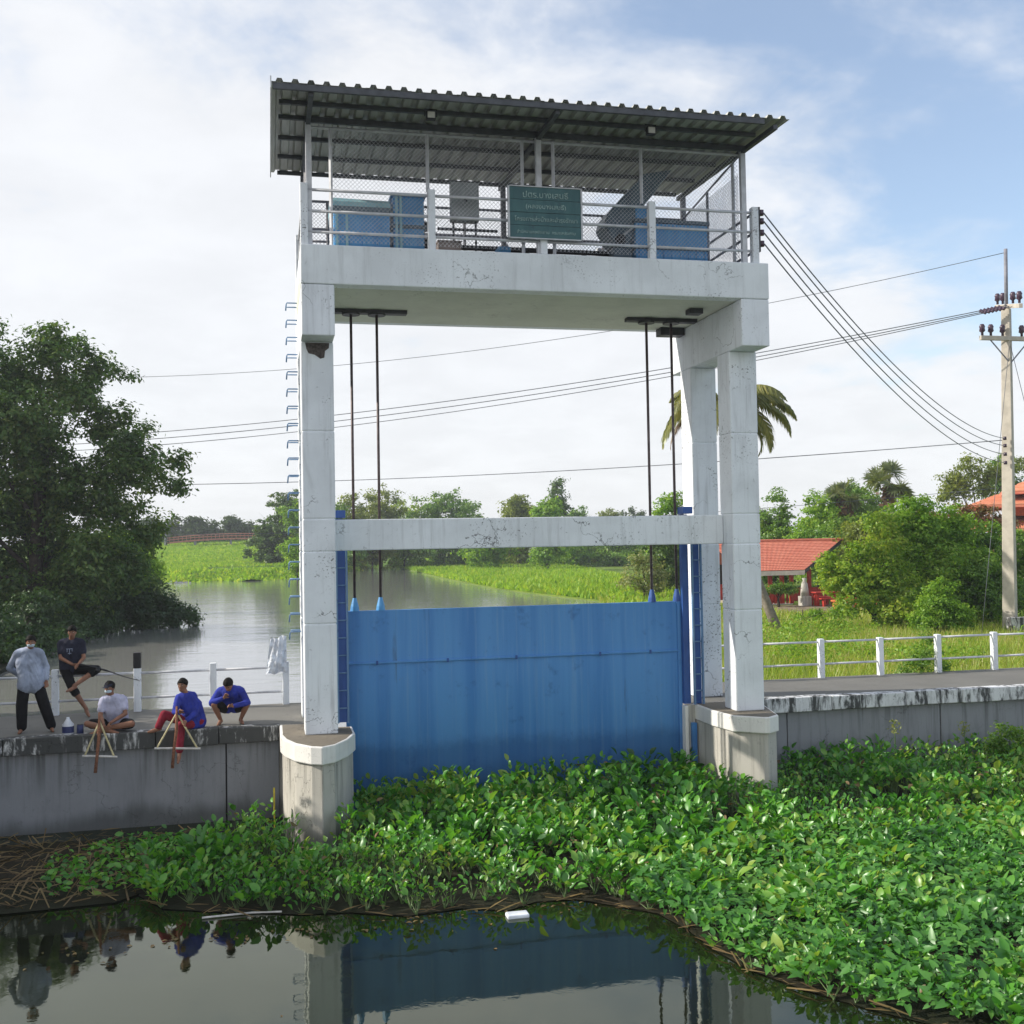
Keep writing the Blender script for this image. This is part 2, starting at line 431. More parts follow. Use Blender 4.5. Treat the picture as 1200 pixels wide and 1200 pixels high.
# ------------------------------------------------------------------ mesh helpers
class G:
    """Collects vertices and faces; build() links them as one mesh object."""
    def __init__(s): s.v = []; s.f = []
    def add(s, vs, fs):
        o = len(s.v)
        s.v += [tuple(map(float, v)) for v in vs]
        s.f += [tuple(i + o for i in f) for f in fs]
        return s
    def box(s, x0, x1, y0, y1, z0, z1):
        vs = [(x, y, z) for z in (z0, z1) for y in (y0, y1) for x in (x0, x1)]
        return s.add(vs, [(0, 2, 3, 1), (4, 5, 7, 6), (0, 1, 5, 4), (2, 6, 7, 3), (0, 4, 6, 2), (1, 3, 7, 5)])
    def prism(s, poly, z0, z1):
        n = len(poly)
        vs = [(x, y, z0) for x, y in poly] + [(x, y, z1) for x, y in poly]
        fs = [tuple(range(n - 1, -1, -1)), tuple(range(n, 2 * n))]
        fs += [(i, (i + 1) % n, n + (i + 1) % n, n + i) for i in range(n)]
        return s.add(vs, fs)
    def tube(s, pts, rad, n=8, cap=True):
        pts = [Vector(p) for p in pts]
        if not hasattr(rad, '__len__'): rad = [rad] * len(pts)
        o = len(s.v); rings = []
        ref = None
        for i, p in enumerate(pts):
            t = (pts[min(i + 1, len(pts) - 1)] - pts[max(i - 1, 0)])
            if t.length < 1e-9: t = Vector((0, 0, 1))
            t.normalize()
            if ref is None:
                ref = t.orthogonal().normalized()
            ref = (ref - t * ref.dot(t))
            if ref.length < 1e-6: ref = t.orthogonal()
            ref.normalize()
            b = t.cross(ref)
            for k in range(n):
                a = 2 * PI * (k + .5) / n
                q = p + (ref * math.cos(a) + b * math.sin(a)) * rad[i]
                s.v.append(tuple(q))
        for i in range(len(pts) - 1):
            for k in range(n):
                a, b2 = o + i * n + k, o + i * n + (k + 1) % n
                s.f.append((a, b2, b2 + n, a + n))
        if cap:
            s.f.append(tuple(o + k for k in range(n - 1, -1, -1)))
            e = o + (len(pts) - 1) * n
            s.f.append(tuple(e + k for k in range(n)))
        return s
    def ball(s, c, r, nu=10, nv=7):
        r = r if hasattr(r, '__len__') else (r, r, r)
        o = len(s.v)
        for j in range(nv + 1):
            th = PI * j / nv
            for i in range(nu):
                ph = 2 * PI * i / nu
                s.v.append((c[0] + r[0] * math.sin(th) * math.cos(ph), c[1] + r[1] * math.sin(th) * math.sin(ph), c[2] + r[2] * math.cos(th)))
        for j in range(nv):
            for i in range(nu):
                a, b = o + j * nu + i, o + j * nu + (i + 1) % nu
                s.f.append((a, a + nu, b + nu, b))
        return s
    def cyl(s, c0, c1, r0, r1=None, n=14):
        return s.tube([c0, c1], [r0, r0 if r1 is None else r1], n)
    def rot(s, start, mat):
        for i in range(start, len(s.v)):
            s.v[i] = tuple(mat @ Vector(s.v[i]))
        return s
    def build(s, name, mat, parent=None, loc=None, smooth=False, bevel=0., label=None, kind=None):
        me = bpy.data.meshes.new(name)
        off = Vector((0, 0, 0))
        if parent is None and loc is not None: off = Vector(loc)
        vs = [tuple(Vector(v) - off) for v in s.v] if off.length else s.v
        me.from_pydata(vs, [], s.f)
        me.validate(); me.update()
        bm = bmesh.new(); bm.from_mesh(me)
        bmesh.ops.recalc_face_normals(bm, faces=bm.faces)
        bm.to_mesh(me); bm.free()
        if smooth: me.polygons.foreach_set('use_smooth', [True] * len(me.polygons))
        me.materials.append(mat)
        return link(name, me, parent, off, bevel, label, kind)

def link(name, me, parent=None, off=None, bevel=0., label=None, kind=None):
    o = bpy.data.objects.new(name, me)
    COL.objects.link(o)
    if parent is not None:
        o.parent = parent
        if parent.parent is None: o.location = -Vector(parent.location)
        if parent.get('local'): o.location = (0, 0, 0)
    elif off is not None: o.location = off
    if bevel:
        md = o.modifiers.new('bevel', 'BEVEL')
        md.width = bevel; md.segments = 2; md.limit_method = 'ANGLE'; md.angle_limit = math.radians(40)
    if label: o['label'] = label
    if kind: o['kind'] = kind
    return o

def thing(name, label, cat, loc, group=None, local=False):
    o = bpy.data.objects.new(name, None)
    o.empty_display_size = .2
    COL.objects.link(o)
    o.location = loc
    o['label'] = label; o['category'] = cat
    if group: o['group'] = group
    if local: o['local'] = 1
    return o
def tag(o, label, cat, group=None):
    o['label'] = label; o['category'] = cat
    if group: o['group'] = group
    return o
def struct(o):
    o['kind'] = 'structure'
    return o
def copy_thing(r, loc, label=None):
    n = r.copy(); COL.objects.link(n); n.location = loc
    if label: n['label'] = label
    for c in list(r.children):
        d = c.copy(); COL.objects.link(d); d.parent = n
        for e in list(c.children):
            g = e.copy(); COL.objects.link(g); g.parent = d
    return n

def scatter(name, bv, bf, pos, rot, size, mat, parent=None, off=None, label=None, kind=None, smooth=False):
    """One mesh made of many small copies of a leaf (bv, bf), all real geometry."""
    bv = np.asarray(bv, float); n = len(pos); k = len(bv)
    v = np.einsum('nij,kj->nki', rot, bv) * np.asarray(size).reshape(n, 1, -1) + np.asarray(pos)[:, None, :]
    v = v.reshape(-1, 3)
    if off is not None: v = v - np.asarray(off)
    tot = sum(len(f) for f in bf)
    flat = np.concatenate([np.asarray(f) for f in bf])
    li = (flat[None, :] + (np.arange(n) * k)[:, None]).reshape(-1)
    lens = np.array([len(f) for f in bf])
    ls = np.concatenate([[0], np.cumsum(lens)[:-1]])
    starts = (ls[None, :] + (np.arange(n) * tot)[:, None]).reshape(-1)
    me = bpy.data.meshes.new(name)
    me.vertices.add(n * k); me.vertices.foreach_set('co', v.reshape(-1).astype(np.float32))
    me.loops.add(n * tot); me.loops.foreach_set('vertex_index', li.astype(np.int32))
    me.polygons.add(n * len(bf)); me.polygons.foreach_set('loop_start', starts.astype(np.int32))
    me.polygons.foreach_set('loop_total', np.tile(lens, n).astype(np.int32))
    if smooth: me.polygons.foreach_set('use_smooth', np.ones(n * len(bf), bool))
    me.update(calc_edges=True)
    me.materials.append(mat)
    return link(name, me, parent, off, 0, label, kind)

def frames(nrm, spin=None):
    """Rotation matrices whose z axis is nrm, spun at random."""
    n = nrm / np.linalg.norm(nrm, axis=1, keepdims=True)
    k = len(n)
    a = RNG.normal(size=(k, 3))
    if spin is not None: a = spin
    x = a - n * np.sum(a * n, 1, keepdims=True)
    x /= np.linalg.norm(x, axis=1, keepdims=True) + 1e-9
    y = np.cross(n, x)
    return np.stack([x, y, n], axis=2)
LEAF_V = [(-.5, 0, 0), (-.08, .25, .09), (.5, 0, -.06), (-.08, -.25, .09), (0, 0, 0)]
LEAF_F = [(0, 4, 1), (4, 2, 1), (0, 3, 4), (3, 2, 4)]
QUAD_V = [(-.5, 0, 0), (0, .3, .08), (.5, 0, 0), (0, -.3, .08)]
QUAD_F = [(0, 1, 2), (0, 2, 3)]

def crown_points(clumps, n, shell=.55):
    c = np.array(clumps, float)
    w = c[:, 3] ** 2.3; w /= w.sum()
    idx = RNG.choice(len(c), n, p=w)
    d = RNG.normal(size=(n, 3)); d /= np.linalg.norm(d, axis=1, keepdims=True)
    r = RNG.random(n) ** shell
    # twigs: pull points to a limited number of twig centres so the crown has gaps and lumps
    p = c[idx, :3] + d * (r * c[idx, 3])[:, None] * np.array([1, 1, .85])
    return p, d, idx
def tree(name, label, base, h, clumps, n, leaf, mat, trunk=.16, group=None, cat='tree', lean=(0, 0), twig=.0, limbs=True, bark='bark', shell=.5):
    """Trunk with limbs to every clump, and a crown of many single leaves gathered on twigs."""
    b = Vector(base)
    root = thing(name, label, cat, base, group)
    g = G()
    top = Vector((b.x + lean[0], b.y + lean[1], b.z + h * .62))
    mid = b.lerp(top, .5) + Vector((random.uniform(-.1, .1) * h * .2, 0, 0))
    g.tube([b - Vector((0, 0, .25)), b + Vector((0, 0, .25)), mid, top], [trunk * 1.5, trunk * 1.1, trunk * .8, trunk * .45], 8)
    if limbs:
        for (x, y, z, r) in sorted(clumps, key=lambda q: -q[3])[:14]:
            q = Vector((x, y, z))
            t = min(.95, max(.25, (z - b.z) / (h * .95) * .7))
            s0 = b.lerp(top, t)
            m_ = s0.lerp(q, .55) + Vector((0, 0, r * .25))
            g.tube([s0, m_, q], [trunk * .42, trunk * .26, trunk * .07], 6)
            for _ in range(3):
                e = q + Vector((random.uniform(-1, 1), random.uniform(-1, 1), random.uniform(-.4, 1))) * r * .8
                g.tube([m_.lerp(q, .7), e], [trunk * .12, trunk * .03], 5)
    g.build('trunk', M[bark], root, smooth=True)
    if twig > 0:
        nt = max(20, int(n / 34))
        tp, td, _ = crown_points(clumps, nt, shell)
        ti = RNG.integers(0, nt, n)
        off = RNG.normal(size=(n, 3)) * twig
        p = tp[ti] + off * np.array([1, 1, .6]); d = td[ti] * .7 + off / (twig + 1e-6) * .3
    else:
        p, d, _ = crown_points(clumps, n, shell)
    nr = d * .7 + RNG.normal(size=(n, 3)) * .55 + np.array([0, 0, .55])
    sz = leaf * (.65 + .7 * RNG.random(n))
    scatter('crown', QUAD_V if leaf > .25 else LEAF_V, QUAD_F if leaf > .25 else LEAF_F, p, frames(nr), sz, M[mat], root)
    return root
def auto_clumps(base, h, r, low=.25, n=11, fat=1.):
    out = []
    cz = base[2] + h * (low + 1) / 2; hz = h * (1 - low) / 2
    for i in range(n):
        a = 2.4 * i + random.random(); t = math.sqrt((i + .5) / n)
        u = random.uniform(-.95, .75)
        w = math.sqrt(max(.05, 1 - max(u, -.3 if low < .1 else u) ** 2))
        rr = r * random.uniform(.36, .58) * fat
        out.append((base[0] + math.cos(a) * (r - rr * .7) * t * w, base[1] + math.sin(a) * (r - rr * .7) * t * w, cz + u * (hz - rr * .5), rr))
    out.append((base[0], base[1], base[2] + h - r * .42, r * .42))
    out.append((base[0], base[1], cz, r * .6))
    return out

# ------------------------------------------------------------------ ground and water
ZL, ZU = -1.7, -1.0          # water level below and above the gate
def sheet(name, poly, z, mat, thick=3., sub=0):
    g = G(); g.prism(poly, z - thick, z)
    return struct(g.build(name, mat))
right_poly = [(9.6, 23.42), (11, 30), (15, 42), (20, 55), (22.6, 74), (21.5, 84), (20.4, 99), (20.8, 132), (22.8, 194), (26, 260), (39, 398), (60, 700), (1500, 2600), (3200, 2600), (3200, 23.42)]
sheet('ground', right_poly, -.9, M['ground'])
left_poly = [(-7.6, 23.42), (-9.3, 41), (-9.0, 52), (-8.6, 62), (-7.6, 67), (-6.0, 70), (-6.2, 74), (-9.5, 84), (-13, 110), (-15.5, 140), (-40, 300), (-60, 700), (-1500, 2600), (-3200, 2600), (-3200, 23.42)]
sheet('ground', left_poly, -.86, M['mud'])
sheet('ground', [(-3200, 20.4), (-7.2, 20.4), (-6.6, 15), (-7.5, 5), (-8, -60), (-3200, -60)], -.88, M['mud'])
sheet('ground', [(-58, 702), (58, 702), (1498, 2600), (-1498, 2600)], -.9, M['groundfar'])
# low green spit on the far left side of the river, rising to the bank that carries the footbridge
spit = G()
def spit_grid():
    xs = np.linspace(-60, 30, 46); ys = np.linspace(141, 330, 48)
    vs = []
    for y in ys:
        for x in xs:
            edge = 142 + max(0, x - 4) * 4.5 + 4 * math.sin(x * .7) + max(0, -14 - x) * .3
            t = y - edge
            z = -1.35 if t < 0 else min(.1, -1.05 + t * .12)
            z += max(0, (y - 190) / 60) ** 1.15 * 3.0
            # pool of open water inside the spit
            if 158 < y < 184 and -9.5 < x < 9: z = -1.35
            vs.append((x, y, z))
    fs = [(j * 46 + i, j * 46 + i + 1, (j + 1) * 46 + i + 1, (j + 1) * 46 + i) for j in range(47) for i in range(45)]
    return vs, fs
sv, sf = spit_grid()
spit.add(sv, sf)
sp_o = struct(spit.build('terrain', M['groundfar'], smooth=True))
g = G(); g.add([(-9.4, 20.9, ZU), (60, 20.9, ZU), (60, 703, ZU), (-62, 703, ZU), (-62, 23, ZU), (-9.4, 23, ZU)], [(0, 1, 2, 3, 4, 5)])
struct(g.build('river_water', M['water_up']))
g = G(); g.add([(-60, -60, ZL), (60, -60, ZL), (60, 20.64, ZL), (-60, 20.64, ZL)], [(0, 1, 2, 3)])
struct(g.build('canal_water', M['water_low']))
g = G(); g.box(-70, 70, -70, 20.9, ZL - 2.2, ZL - 1.6)
struct(g.build('canal_bed', M['mud']))

# ------------------------------------------------------------------ walkways on the dam wall
def walkway(x0, x1):
    g = G(); g.box(x0, x1, 20.62, 23.42, -.30, -.004)
    struct(g.build('walkway', M['floor'], bevel=.01))
    g = G(); g.box(x0, x1, 23.22, 23.44, -3, -.31)
    struct(g.build('wall_footing', M['wall']))
walkway(-22, 1.12); walkway(8.27, 34)
def dam_wall(name, label, x0, x1, joints, mats, capj, base):
    root = thing(name, label, 'wall', (base, 20.6, ZL))
    xs = [x0] + joints + [x1]
    for a, b in zip(xs, xs[1:]):
        G().box(a + .012, b - .012, 20.65 + random.uniform(-.006, .006), 20.95, -3.2, -.285).build('wall_panel', mats[0], root, bevel=.012)
    G().box(x0 + .01, x1 - .01, 20.72, 20.9, -3.1, -.3).build('joint_backing', M['black'], root)
    cs = [x0] + capj + [x1]
    for a, b in zip(cs, cs[1:]):
        G().box(a + .006, b - .006, 20.5 + random.uniform(-.012, .012), 20.80, -.28 + random.uniform(-.012, .012), .004 + random.uniform(0, .012)).build('coping_block', mats[1], root, bevel=.018)
    return root
dam_wall('dam_wall', 'grey wall with black mildewed coping under the five seated and standing people', -22, .13,
         [-13, -8.9, -5.1, -.83], [M['wall'], M['cap']], [-14.5, -11, -7.4, -4.6, -2.05, -.95], -3)
dam_wall('dam_wall', 'grey wall with streaked white coping beside the palm and bushes', 9.6, 34,
         [10.35, 13.9, 18.6, 24], [M['wall'], M['capright']], [11.3, 13.0, 14.35, 16.6, 19.5, 23], 14)

def rail_fence(label, posts, z0s, x_end, tall=None):
    root = thing('railing', label, 'railing', (posts[0], 23.3, 0))
    for i, x in enumerate(posts):
        h = .90 + random.uniform(-.015, .015)
        if tall == i:
            G().box(x - .07, x + .07, 23.23, 23.37, -.2, .87).build('post', M['white'], root, bevel=.012, label='tall post with a black top')
            G().box(x - .075, x + .075, 23.225, 23.375, .872, 1.19).build('post_cap', M['black'], root, bevel=.012)
        else:
            G().box(x - .065, x + .065, 23.235, 23.365, -.2, h).build('post', M['white'], root, bevel=.012)
    for z in z0s:
        ends = [x_end[0]] + list(posts) + [x_end[1]]
        for a, b in zip(ends, ends[1:]):
            if b - a < .3: continue
            G().tube([(a + .066, 23.3, z), (b - .066, 23.3, z + random.uniform(-.006, .006))], .026, 8).build('rail', M['pipe'], root, smooth=True)
    return root
rail_fence('white post and pipe railing behind the people', [-10.3, -8.75, -7.25, -5.75, -4.24, -2.67, -1.18, .29], (.27, .77), (-11.8, .55), 5)
rail_fence('white post and pipe railing in front of the bright grass', [11.02, 12.58, 14.12, 15.66, 17.2, 18.75, 20.3, 21.9], (.32, .84), (9.7, 23.4))

# ------------------------------------------------------------------ the sluice tower
XL0, XL1, XR0, XR1 = .561, 1.129, 8.645, 9.214
ZB, ZT = 7.787, 8.47
tower = thing('gate_tower', 'tall white concrete portal with roofed hoist deck standing over the blue gate', 'tower', (4.88, 20.5, 0))
wh = M['white']
def column(x0, x1, y0, y1, label=None):
    g = G(); zs = [.003, 1.93, 3.195, 3.772, 5.32, 6.898]
    for a, b in zip(zs, zs[1:]):
        e = random.uniform(-.003, .003)
        g.box(x0 + e, x1 + e, y0 + e, y1 + e, a + (.005 if a > .1 else 0), b - (.005 if b < 6 else 0))
    g.box(x0 + .012, x1 - .012, y0 + .012, y1 - .012, .01, 6.89)
    return g.build('column', wh, tower, bevel=.02, label=label)
cl_ = column(XL0, XL1, 19.3, 19.87, 'column with a dark spalled patch at its top'); column(XR0, XR1, 19.3, 19.87)
column(XL0, XL1, 21.26, 21.83); column(XR0, XR1, 21.26, 21.83)
# spalled patch of bare aggregate, a shallow ragged slab standing in the paint
g = G()
pts = [(.64, 6.88), (1.06, 6.88), (1.05, 6.79), (.985, 6.74), (.97, 6.62), (.90, 6.60), (.80, 6.67), (.70, 6.69), (.66, 6.77)]
n = len(pts); vs = [(x, 19.296, z) for x, z in pts] + [(x, 19.33, z) for x, z in pts]
g.add(vs, [tuple(range(n))] + [(i, (i + 1) % n, n + (i + 1) % n, n + i) for i in range(n)])
g.build('spalled_patch', plain('bare_aggregate', (.10, .085, .08), .95, 0, .1, .45, 24), tower)
for x0, x1 in ((XL0, XL1), (XR0, XR1)):
    G().box(x0 + .002, x1 - .002, 18.70, 22.40, 6.90, ZB - .004).build('corbel_beam', wh, tower, bevel=.02)
G().box(XL0 - .004, XR1 + .004, 18.69, 18.99, ZB, ZT).build('front_deck_beam', M['deckwhite'], tower, bevel=.02)
G().box(XL0, XR1, 18.992, 21.84, ZB + .004, ZB + .32).build('deck_slab', painted_concrete('stained_bounce_tint_soffit', (.62, .64, .55), (.36, .38, .30), .4, .2), tower)  # green tint painted in for light bounced from below, under the streak stains
G().box(XL0 - .004, XR1 + .004, 21.842, 22.10, ZB + .01, ZT).build('rear_deck_beam', M['deckwhite'], tower, bevel=.02)
for x0, x1 in ((XL0 - .004, XL0 + .26), (XR1 - .26, XR1 + .004)):
    G().box(x0, x1, 18.994, 21.838, ZB + .325, ZT).build('side_deck_beam', M['deckwhite'], tower, bevel=.02)
G().box(XL0 + .27, XR1 - .27, 18.994, 21.838, ZB + .326, ZT - .06).build('deck_floor', M['floor'], tower)
G().box(XL1 + .002, XR0 - .002, 19.74, 20.08, 3.202, 3.765).build('cross_beam', wh, tower, bevel=.02)
# piers with rounded cutwaters
def pier(poly, stem_in):
    top = G().prism(poly, -.30, 0).build('pier_cap', M['piercap'], tower, bevel=.02)
    cx = sum(p[0] for p in poly) / len(poly); cy = sum(p[1] for p in poly) / len(poly)
    st = [(cx + (x - cx) * (1 - stem_in), y + (.075 if y < 20 else 0)) for x, y in poly]
    G().prism(st, -3.4, -.302).build('pier_stem', M['pier'], tower, bevel=.015)
    lid = [(cx + (x - cx) * .93, y + (.05 if y < 20 else -.05)) for x, y in poly]
    G().prism(lid, .001, .004).build('pier_top', M['pierdark'], top)
pier([(.135, 20.60), (.135, 19.45), (.20, 19.02), (.36, 18.56), (.62, 18.20), (.80, 18.10), (1.02, 18.26), (1.26, 18.72), (1.42, 19.25), (1.42, 20.0), (1.12, 20.02), (1.12, 20.60)], .06)
pier([(8.26, 20.60), (8.26, 19.62), (8.37, 18.90), (8.84, 18.52), (8.93, 18.50), (9.20, 18.70), (9.30, 19.1), (9.595, 20.3), (9.595, 20.60)], .05)
for a, b in ((.16, 1.10), (8.29, 9.58)):
    G().box(a, b, 20.603, 23.3, -3.4, -.303).build('pier_rear', M['pier'], tower)
for a, b in ((.08, .30), (9.42, 9.66)):
    G().box(a, b, 20.70, 20.98, -3.2, -.29).build('wall_filler', M['pier'], tower)
# slot side of the right pier, with its blue guide
G().box(8.03, 8.10, 20.40, 20.58, -3, -.02).build('slot_corner', M['piercap'], tower, bevel=.01)
G().box(8.10, 8.26, 20.46, 20.56, -3, -.012).build('slot_face', M['pier'], tower)
G().box(8.16, 8.257, 20.36, 20.455, -3, -.36).build('slot_guide', M['gate'], tower)

# steel guides and rung ladders beside the gate
def guide(xa, xb, lx0, lx1, zt):
    gd = G().box(xa, xb, 20.50, 20.62, .005, zt).build('gate_guide', M['guide'], tower, bevel=.006)
    G().box(min(xa, xb) - .02, max(xa, xb) + .04, 20.30, 20.62, zt - .01 + .02, zt + .15).build('guide_head', M['guide'], gd, bevel=.01)
    for x in (lx0, lx1):
        G().box(x - .016, x + .016, 20.36, 20.42, .006, 3.2).build('ladder_stile', M['rung'], gd)
    k = 0
    while .28 + k * .325 < 3.15:
        z = .28 + k * .325
        G().tube([(lx0, 20.385, z), (lx1, 20.385, z)], .014, 6).build('rung', M['rung'], gd, smooth=True); k += 1
    G().box(lx0 + .018, lx1 - .018, 20.44, 20.49, .01, 3.2).build('back_plate', M['guide'], gd)
guide(8.06, 8.20, 8.235, 8.42, 3.80)
guide(1.33, 1.20, 1.20, 1.385, 3.80)

# step irons up the outer side of the rear left column
for k in range(20):
    z = 8.02 - k * .335
    G().tube([(XL0 + .02, 21.32, z), (.37, 21.32, z), (.355, 21.32, z - .02), (.345, 21.34, z - .15)], .014, 6).build('step_iron', M['rung'], tower, smooth=True)
    G().tube([(XL0 + .02, 21.70, z), (.37, 21.70, z)], .013, 6).build('step_iron', M['rung'], tower, smooth=True)

# rough channel beams and flanges under the deck where the lifting rods pass
for x0, x1, rods in ((1.24, 2.62, (1.55, 2.04)), (7.06, 8.56, (7.49, 8.02))):
    ch = G().box(x0, x1, 20.60, 20.80, ZB - .07, ZB + .002).build('lifting_channel', M['steel'], tower, bevel=.008)
    for x in rods:
        G().cyl((x, 20.7, ZB - .10), (x, 20.7, ZB - .05), .17, .17, 16).build('rod_flange', M['steel'], ch, smooth=False)
G().box(8.0, 8.28, 19.62, 19.86, ZB - .10, ZB + .002).build('drain_outlet', M['steel'], tower, bevel=.01)
G().box(8.1, 8.64, 21.5, 21.8, ZB - .16, ZB + .002).build('corner_bracket', M['steel'], tower, bevel=.01)
# hoist deck railing: short concrete posts, three pipe rails, and taller mesh frame behind
POSTX = (.63, 2.84, 4.87, 6.94, 8.99)
for x in POSTX:
    G().box(x - .065, x + .065, 18.72, 18.86, ZT + .002, 9.54).build('deck_post', wh, tower, bevel=.012)
for x in POSTX[1:4]:
    G().box(x - .065, x + .065, 21.93, 22.06, ZT + .002, 9.54).build('deck_post', wh, tower, bevel=.012)
for x in (.63, 8.99):
    G().box(x - .065, x + .065, 21.93, 22.06, ZT + .002, 9.54).build('deck_post', wh, tower, bevel=.012)
for z in (8.71, 9.07, 9.44):
    for a, b in zip(POSTX, POSTX[1:]):
        G().tube([(a + .066, 18.79, z), (b - .066, 18.79, z)], .026, 8).build('deck_rail', M['pipe'], tower, smooth=True)
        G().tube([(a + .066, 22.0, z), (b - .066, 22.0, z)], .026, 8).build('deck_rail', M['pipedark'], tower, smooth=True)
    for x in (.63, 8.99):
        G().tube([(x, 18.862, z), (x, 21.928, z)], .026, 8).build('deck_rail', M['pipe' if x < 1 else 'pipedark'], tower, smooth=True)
# mesh frame
MZ = 10.57
def bar(a, b, r, name='mesh_post', mat='pipe'):
    a, b = Vector(a), Vector(b)
    return G().tube([a, b], r * 1.25, 4).build(name, M[mat], tower)
for x, z0 in ((1.10, ZT), (2.80, 9.54), (4.53, ZT), (5.11, ZT), (6.80, 9.54)):
    bar((x, 18.90, z0), (x, 18.90, MZ), .026)
bar((.74, 18.90, MZ), (8.78, 18.90, MZ), .022, 'mesh_rail')
for x in (1.2, 2.6, 4.0, 5.6, 7.0, 8.3):
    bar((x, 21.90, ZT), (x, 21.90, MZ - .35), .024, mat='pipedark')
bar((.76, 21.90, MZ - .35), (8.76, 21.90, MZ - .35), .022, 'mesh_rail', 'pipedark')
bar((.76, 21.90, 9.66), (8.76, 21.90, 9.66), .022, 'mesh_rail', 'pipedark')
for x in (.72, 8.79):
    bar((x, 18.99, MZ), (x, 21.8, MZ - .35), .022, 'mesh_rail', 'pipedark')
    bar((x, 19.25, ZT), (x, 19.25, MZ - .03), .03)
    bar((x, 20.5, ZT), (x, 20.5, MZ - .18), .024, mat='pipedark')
def chain(name, p, u, v, lu, lv, s=.075, w=.0048):
    """Chain-link: crossing wires woven one over the other on a rectangle p + a*u + b*v."""
    p, u, v = Vector(p), Vector(u).normalized(), Vector(v).normalized()
    nrm = u.cross(v)
    g = G()
    for sgn in (1, -1):
        k = -int(lv / s) - 1
        while k * s < lu:
            a0 = k * s
            if sgn == 1: t0, t1 = max(0, -a0), min(lv, lu - a0); q0, q1 = (a0 + t0, t0), (a0 + t1, t1)
            else: t0, t1 = max(0, -a0), min(lv, lu - a0); q0, q1 = (a0 + t0, lv - t0), (a0 + t1, lv - t1)
            k += 1
            if t1 - t0 < .02: continue
            A = p + u * q0[0] + v * q0[1] + nrm * .003 * sgn; B = p + u * q1[0] + v * q1[1] + nrm * .003 * sgn
            g.tube([A, B], w * .7, 3, False)
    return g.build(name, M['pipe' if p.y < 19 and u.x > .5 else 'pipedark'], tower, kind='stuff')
chain('mesh_panel', (1.12, 18.9, ZT + .1), (1, 0, 0), (0, 0, 1), 3.4, MZ - ZT - .1)
chain('mesh_panel', (5.13, 18.9, ZT + .1), (1, 0, 0), (0, 0, 1), 3.6, MZ - ZT - .1)
chain('mesh_panel', (.8, 21.9, ZT + .05), (1, 0, 0), (0, 0, 1), 7.9, MZ - ZT - .4)
chain('mesh_panel', (8.79, 19.0, ZT + .05), (0, 1, 0), (0, 0, 1), 2.85, MZ - ZT - .38)
# roof: posts, beams, purlins, ribbed sheets
RZ0, RZ1, RY0, RY1, RX0, RX1 = 10.66, 10.86, 17.33, 22.20, .10, 9.02
def rz(y): return RZ0 + (RZ1 - RZ0) * (y - RY0) / (RY1 - RY0)
for x in (.72, 4.81, 8.79):
    for y in (18.80, 21.80):
        G().box(x - .05, x + .05, y - .05 + .02, y + .05 + .02, ZT + .001, rz(y) - (.03 if y < 20 else .16)).build('roof_post', M['pipe'] if y < 20 else M['pipedark'], tower, bevel=.006)
    g = G(); g.add([(x + dx, y, rz(y) - dz) for y in (17.42, 22.1) for dz in (.155, .075) for dx in (-.04, .04)], [(0, 1, 3, 2), (4, 6, 7, 5), (0, 4, 5, 1), (2, 3, 7, 6), (0, 2, 6, 4), (1, 5, 7, 3)])
    g.build('rafter', M['roofbeam'], tower)
for y in (18.1, 18.82, 19.9, 21.0, 22.05):
    dz = .22 if abs(y - 18.82) < .01 else .0
    G().box(RX0 + .12, RX1 - .30, y - .03, y + .03, rz(y) - .074 - dz * .0, rz(y) - .004).build('purlin', M['roofbeam'], tower)
G().box(.66, 8.84, 18.735, 18.80, 10.60, 10.70).build('front_roof_beam', M['roofbeam'], tower, bevel=.005)
G().box(RX0 + .02, 8.55, 17.345, 17.40, 10.56, 10.655).build('eave_angle', M['roofbeam'], tower)
NS = 12; wS = (RX1 - RX0) / NS
for i in range(NS):
    x0 = RX0 + i * wS; rb = wS / 3; prof = []
    for k in range(3):
        c = x0 + (k + .5) * rb
        prof += [(c - rb * .5 if k == 0 else c - rb * .499, 0), (c - .062, 0), (c - .035, .058), (c + .035, .058), (c + .062, 0)]
    prof.append((x0 + wS, 0))
    dz = random.uniform(0, .004); ext = random.uniform(-.015, .015)
    vs = []
    for y in (RY0 + ext, RY1 + ext):
        vs += [(x, y, rz(y) + z + .002 + dz) for x, z in prof] + [(x, y, rz(y) + z + .006 + dz) for x, z in prof]
    n = len(prof); fs = []
    for k in range(n - 1):
        fs += [(k, k + 1, 2 * n + k + 1, 2 * n + k), (n + k, 3 * n + k, 3 * n + k + 1, n + k + 1), (k, n + k, n + k + 1, k + 1), (2 * n + k, 2 * n + k + 1, 3 * n + k + 1, 3 * n + k)]
    g = G(); g.add(vs, fs); g.build('roof_sheet', M['roof'], tower)
for x in (RX0 - .02, ):
    g = G(); g.add([(x + dx, y, rz(y) + dz) for y in (RY0 - .02, RY1 + .01) for dz in (-.10, .085) for dx in (0, .02)], [(0, 1, 3, 2), (4, 6, 7, 5), (0, 4, 5, 1), (2, 3, 7, 6), (0, 2, 6, 4), (1, 5, 7, 3)])
    g.build('gable_flashing', M['flash'], tower)
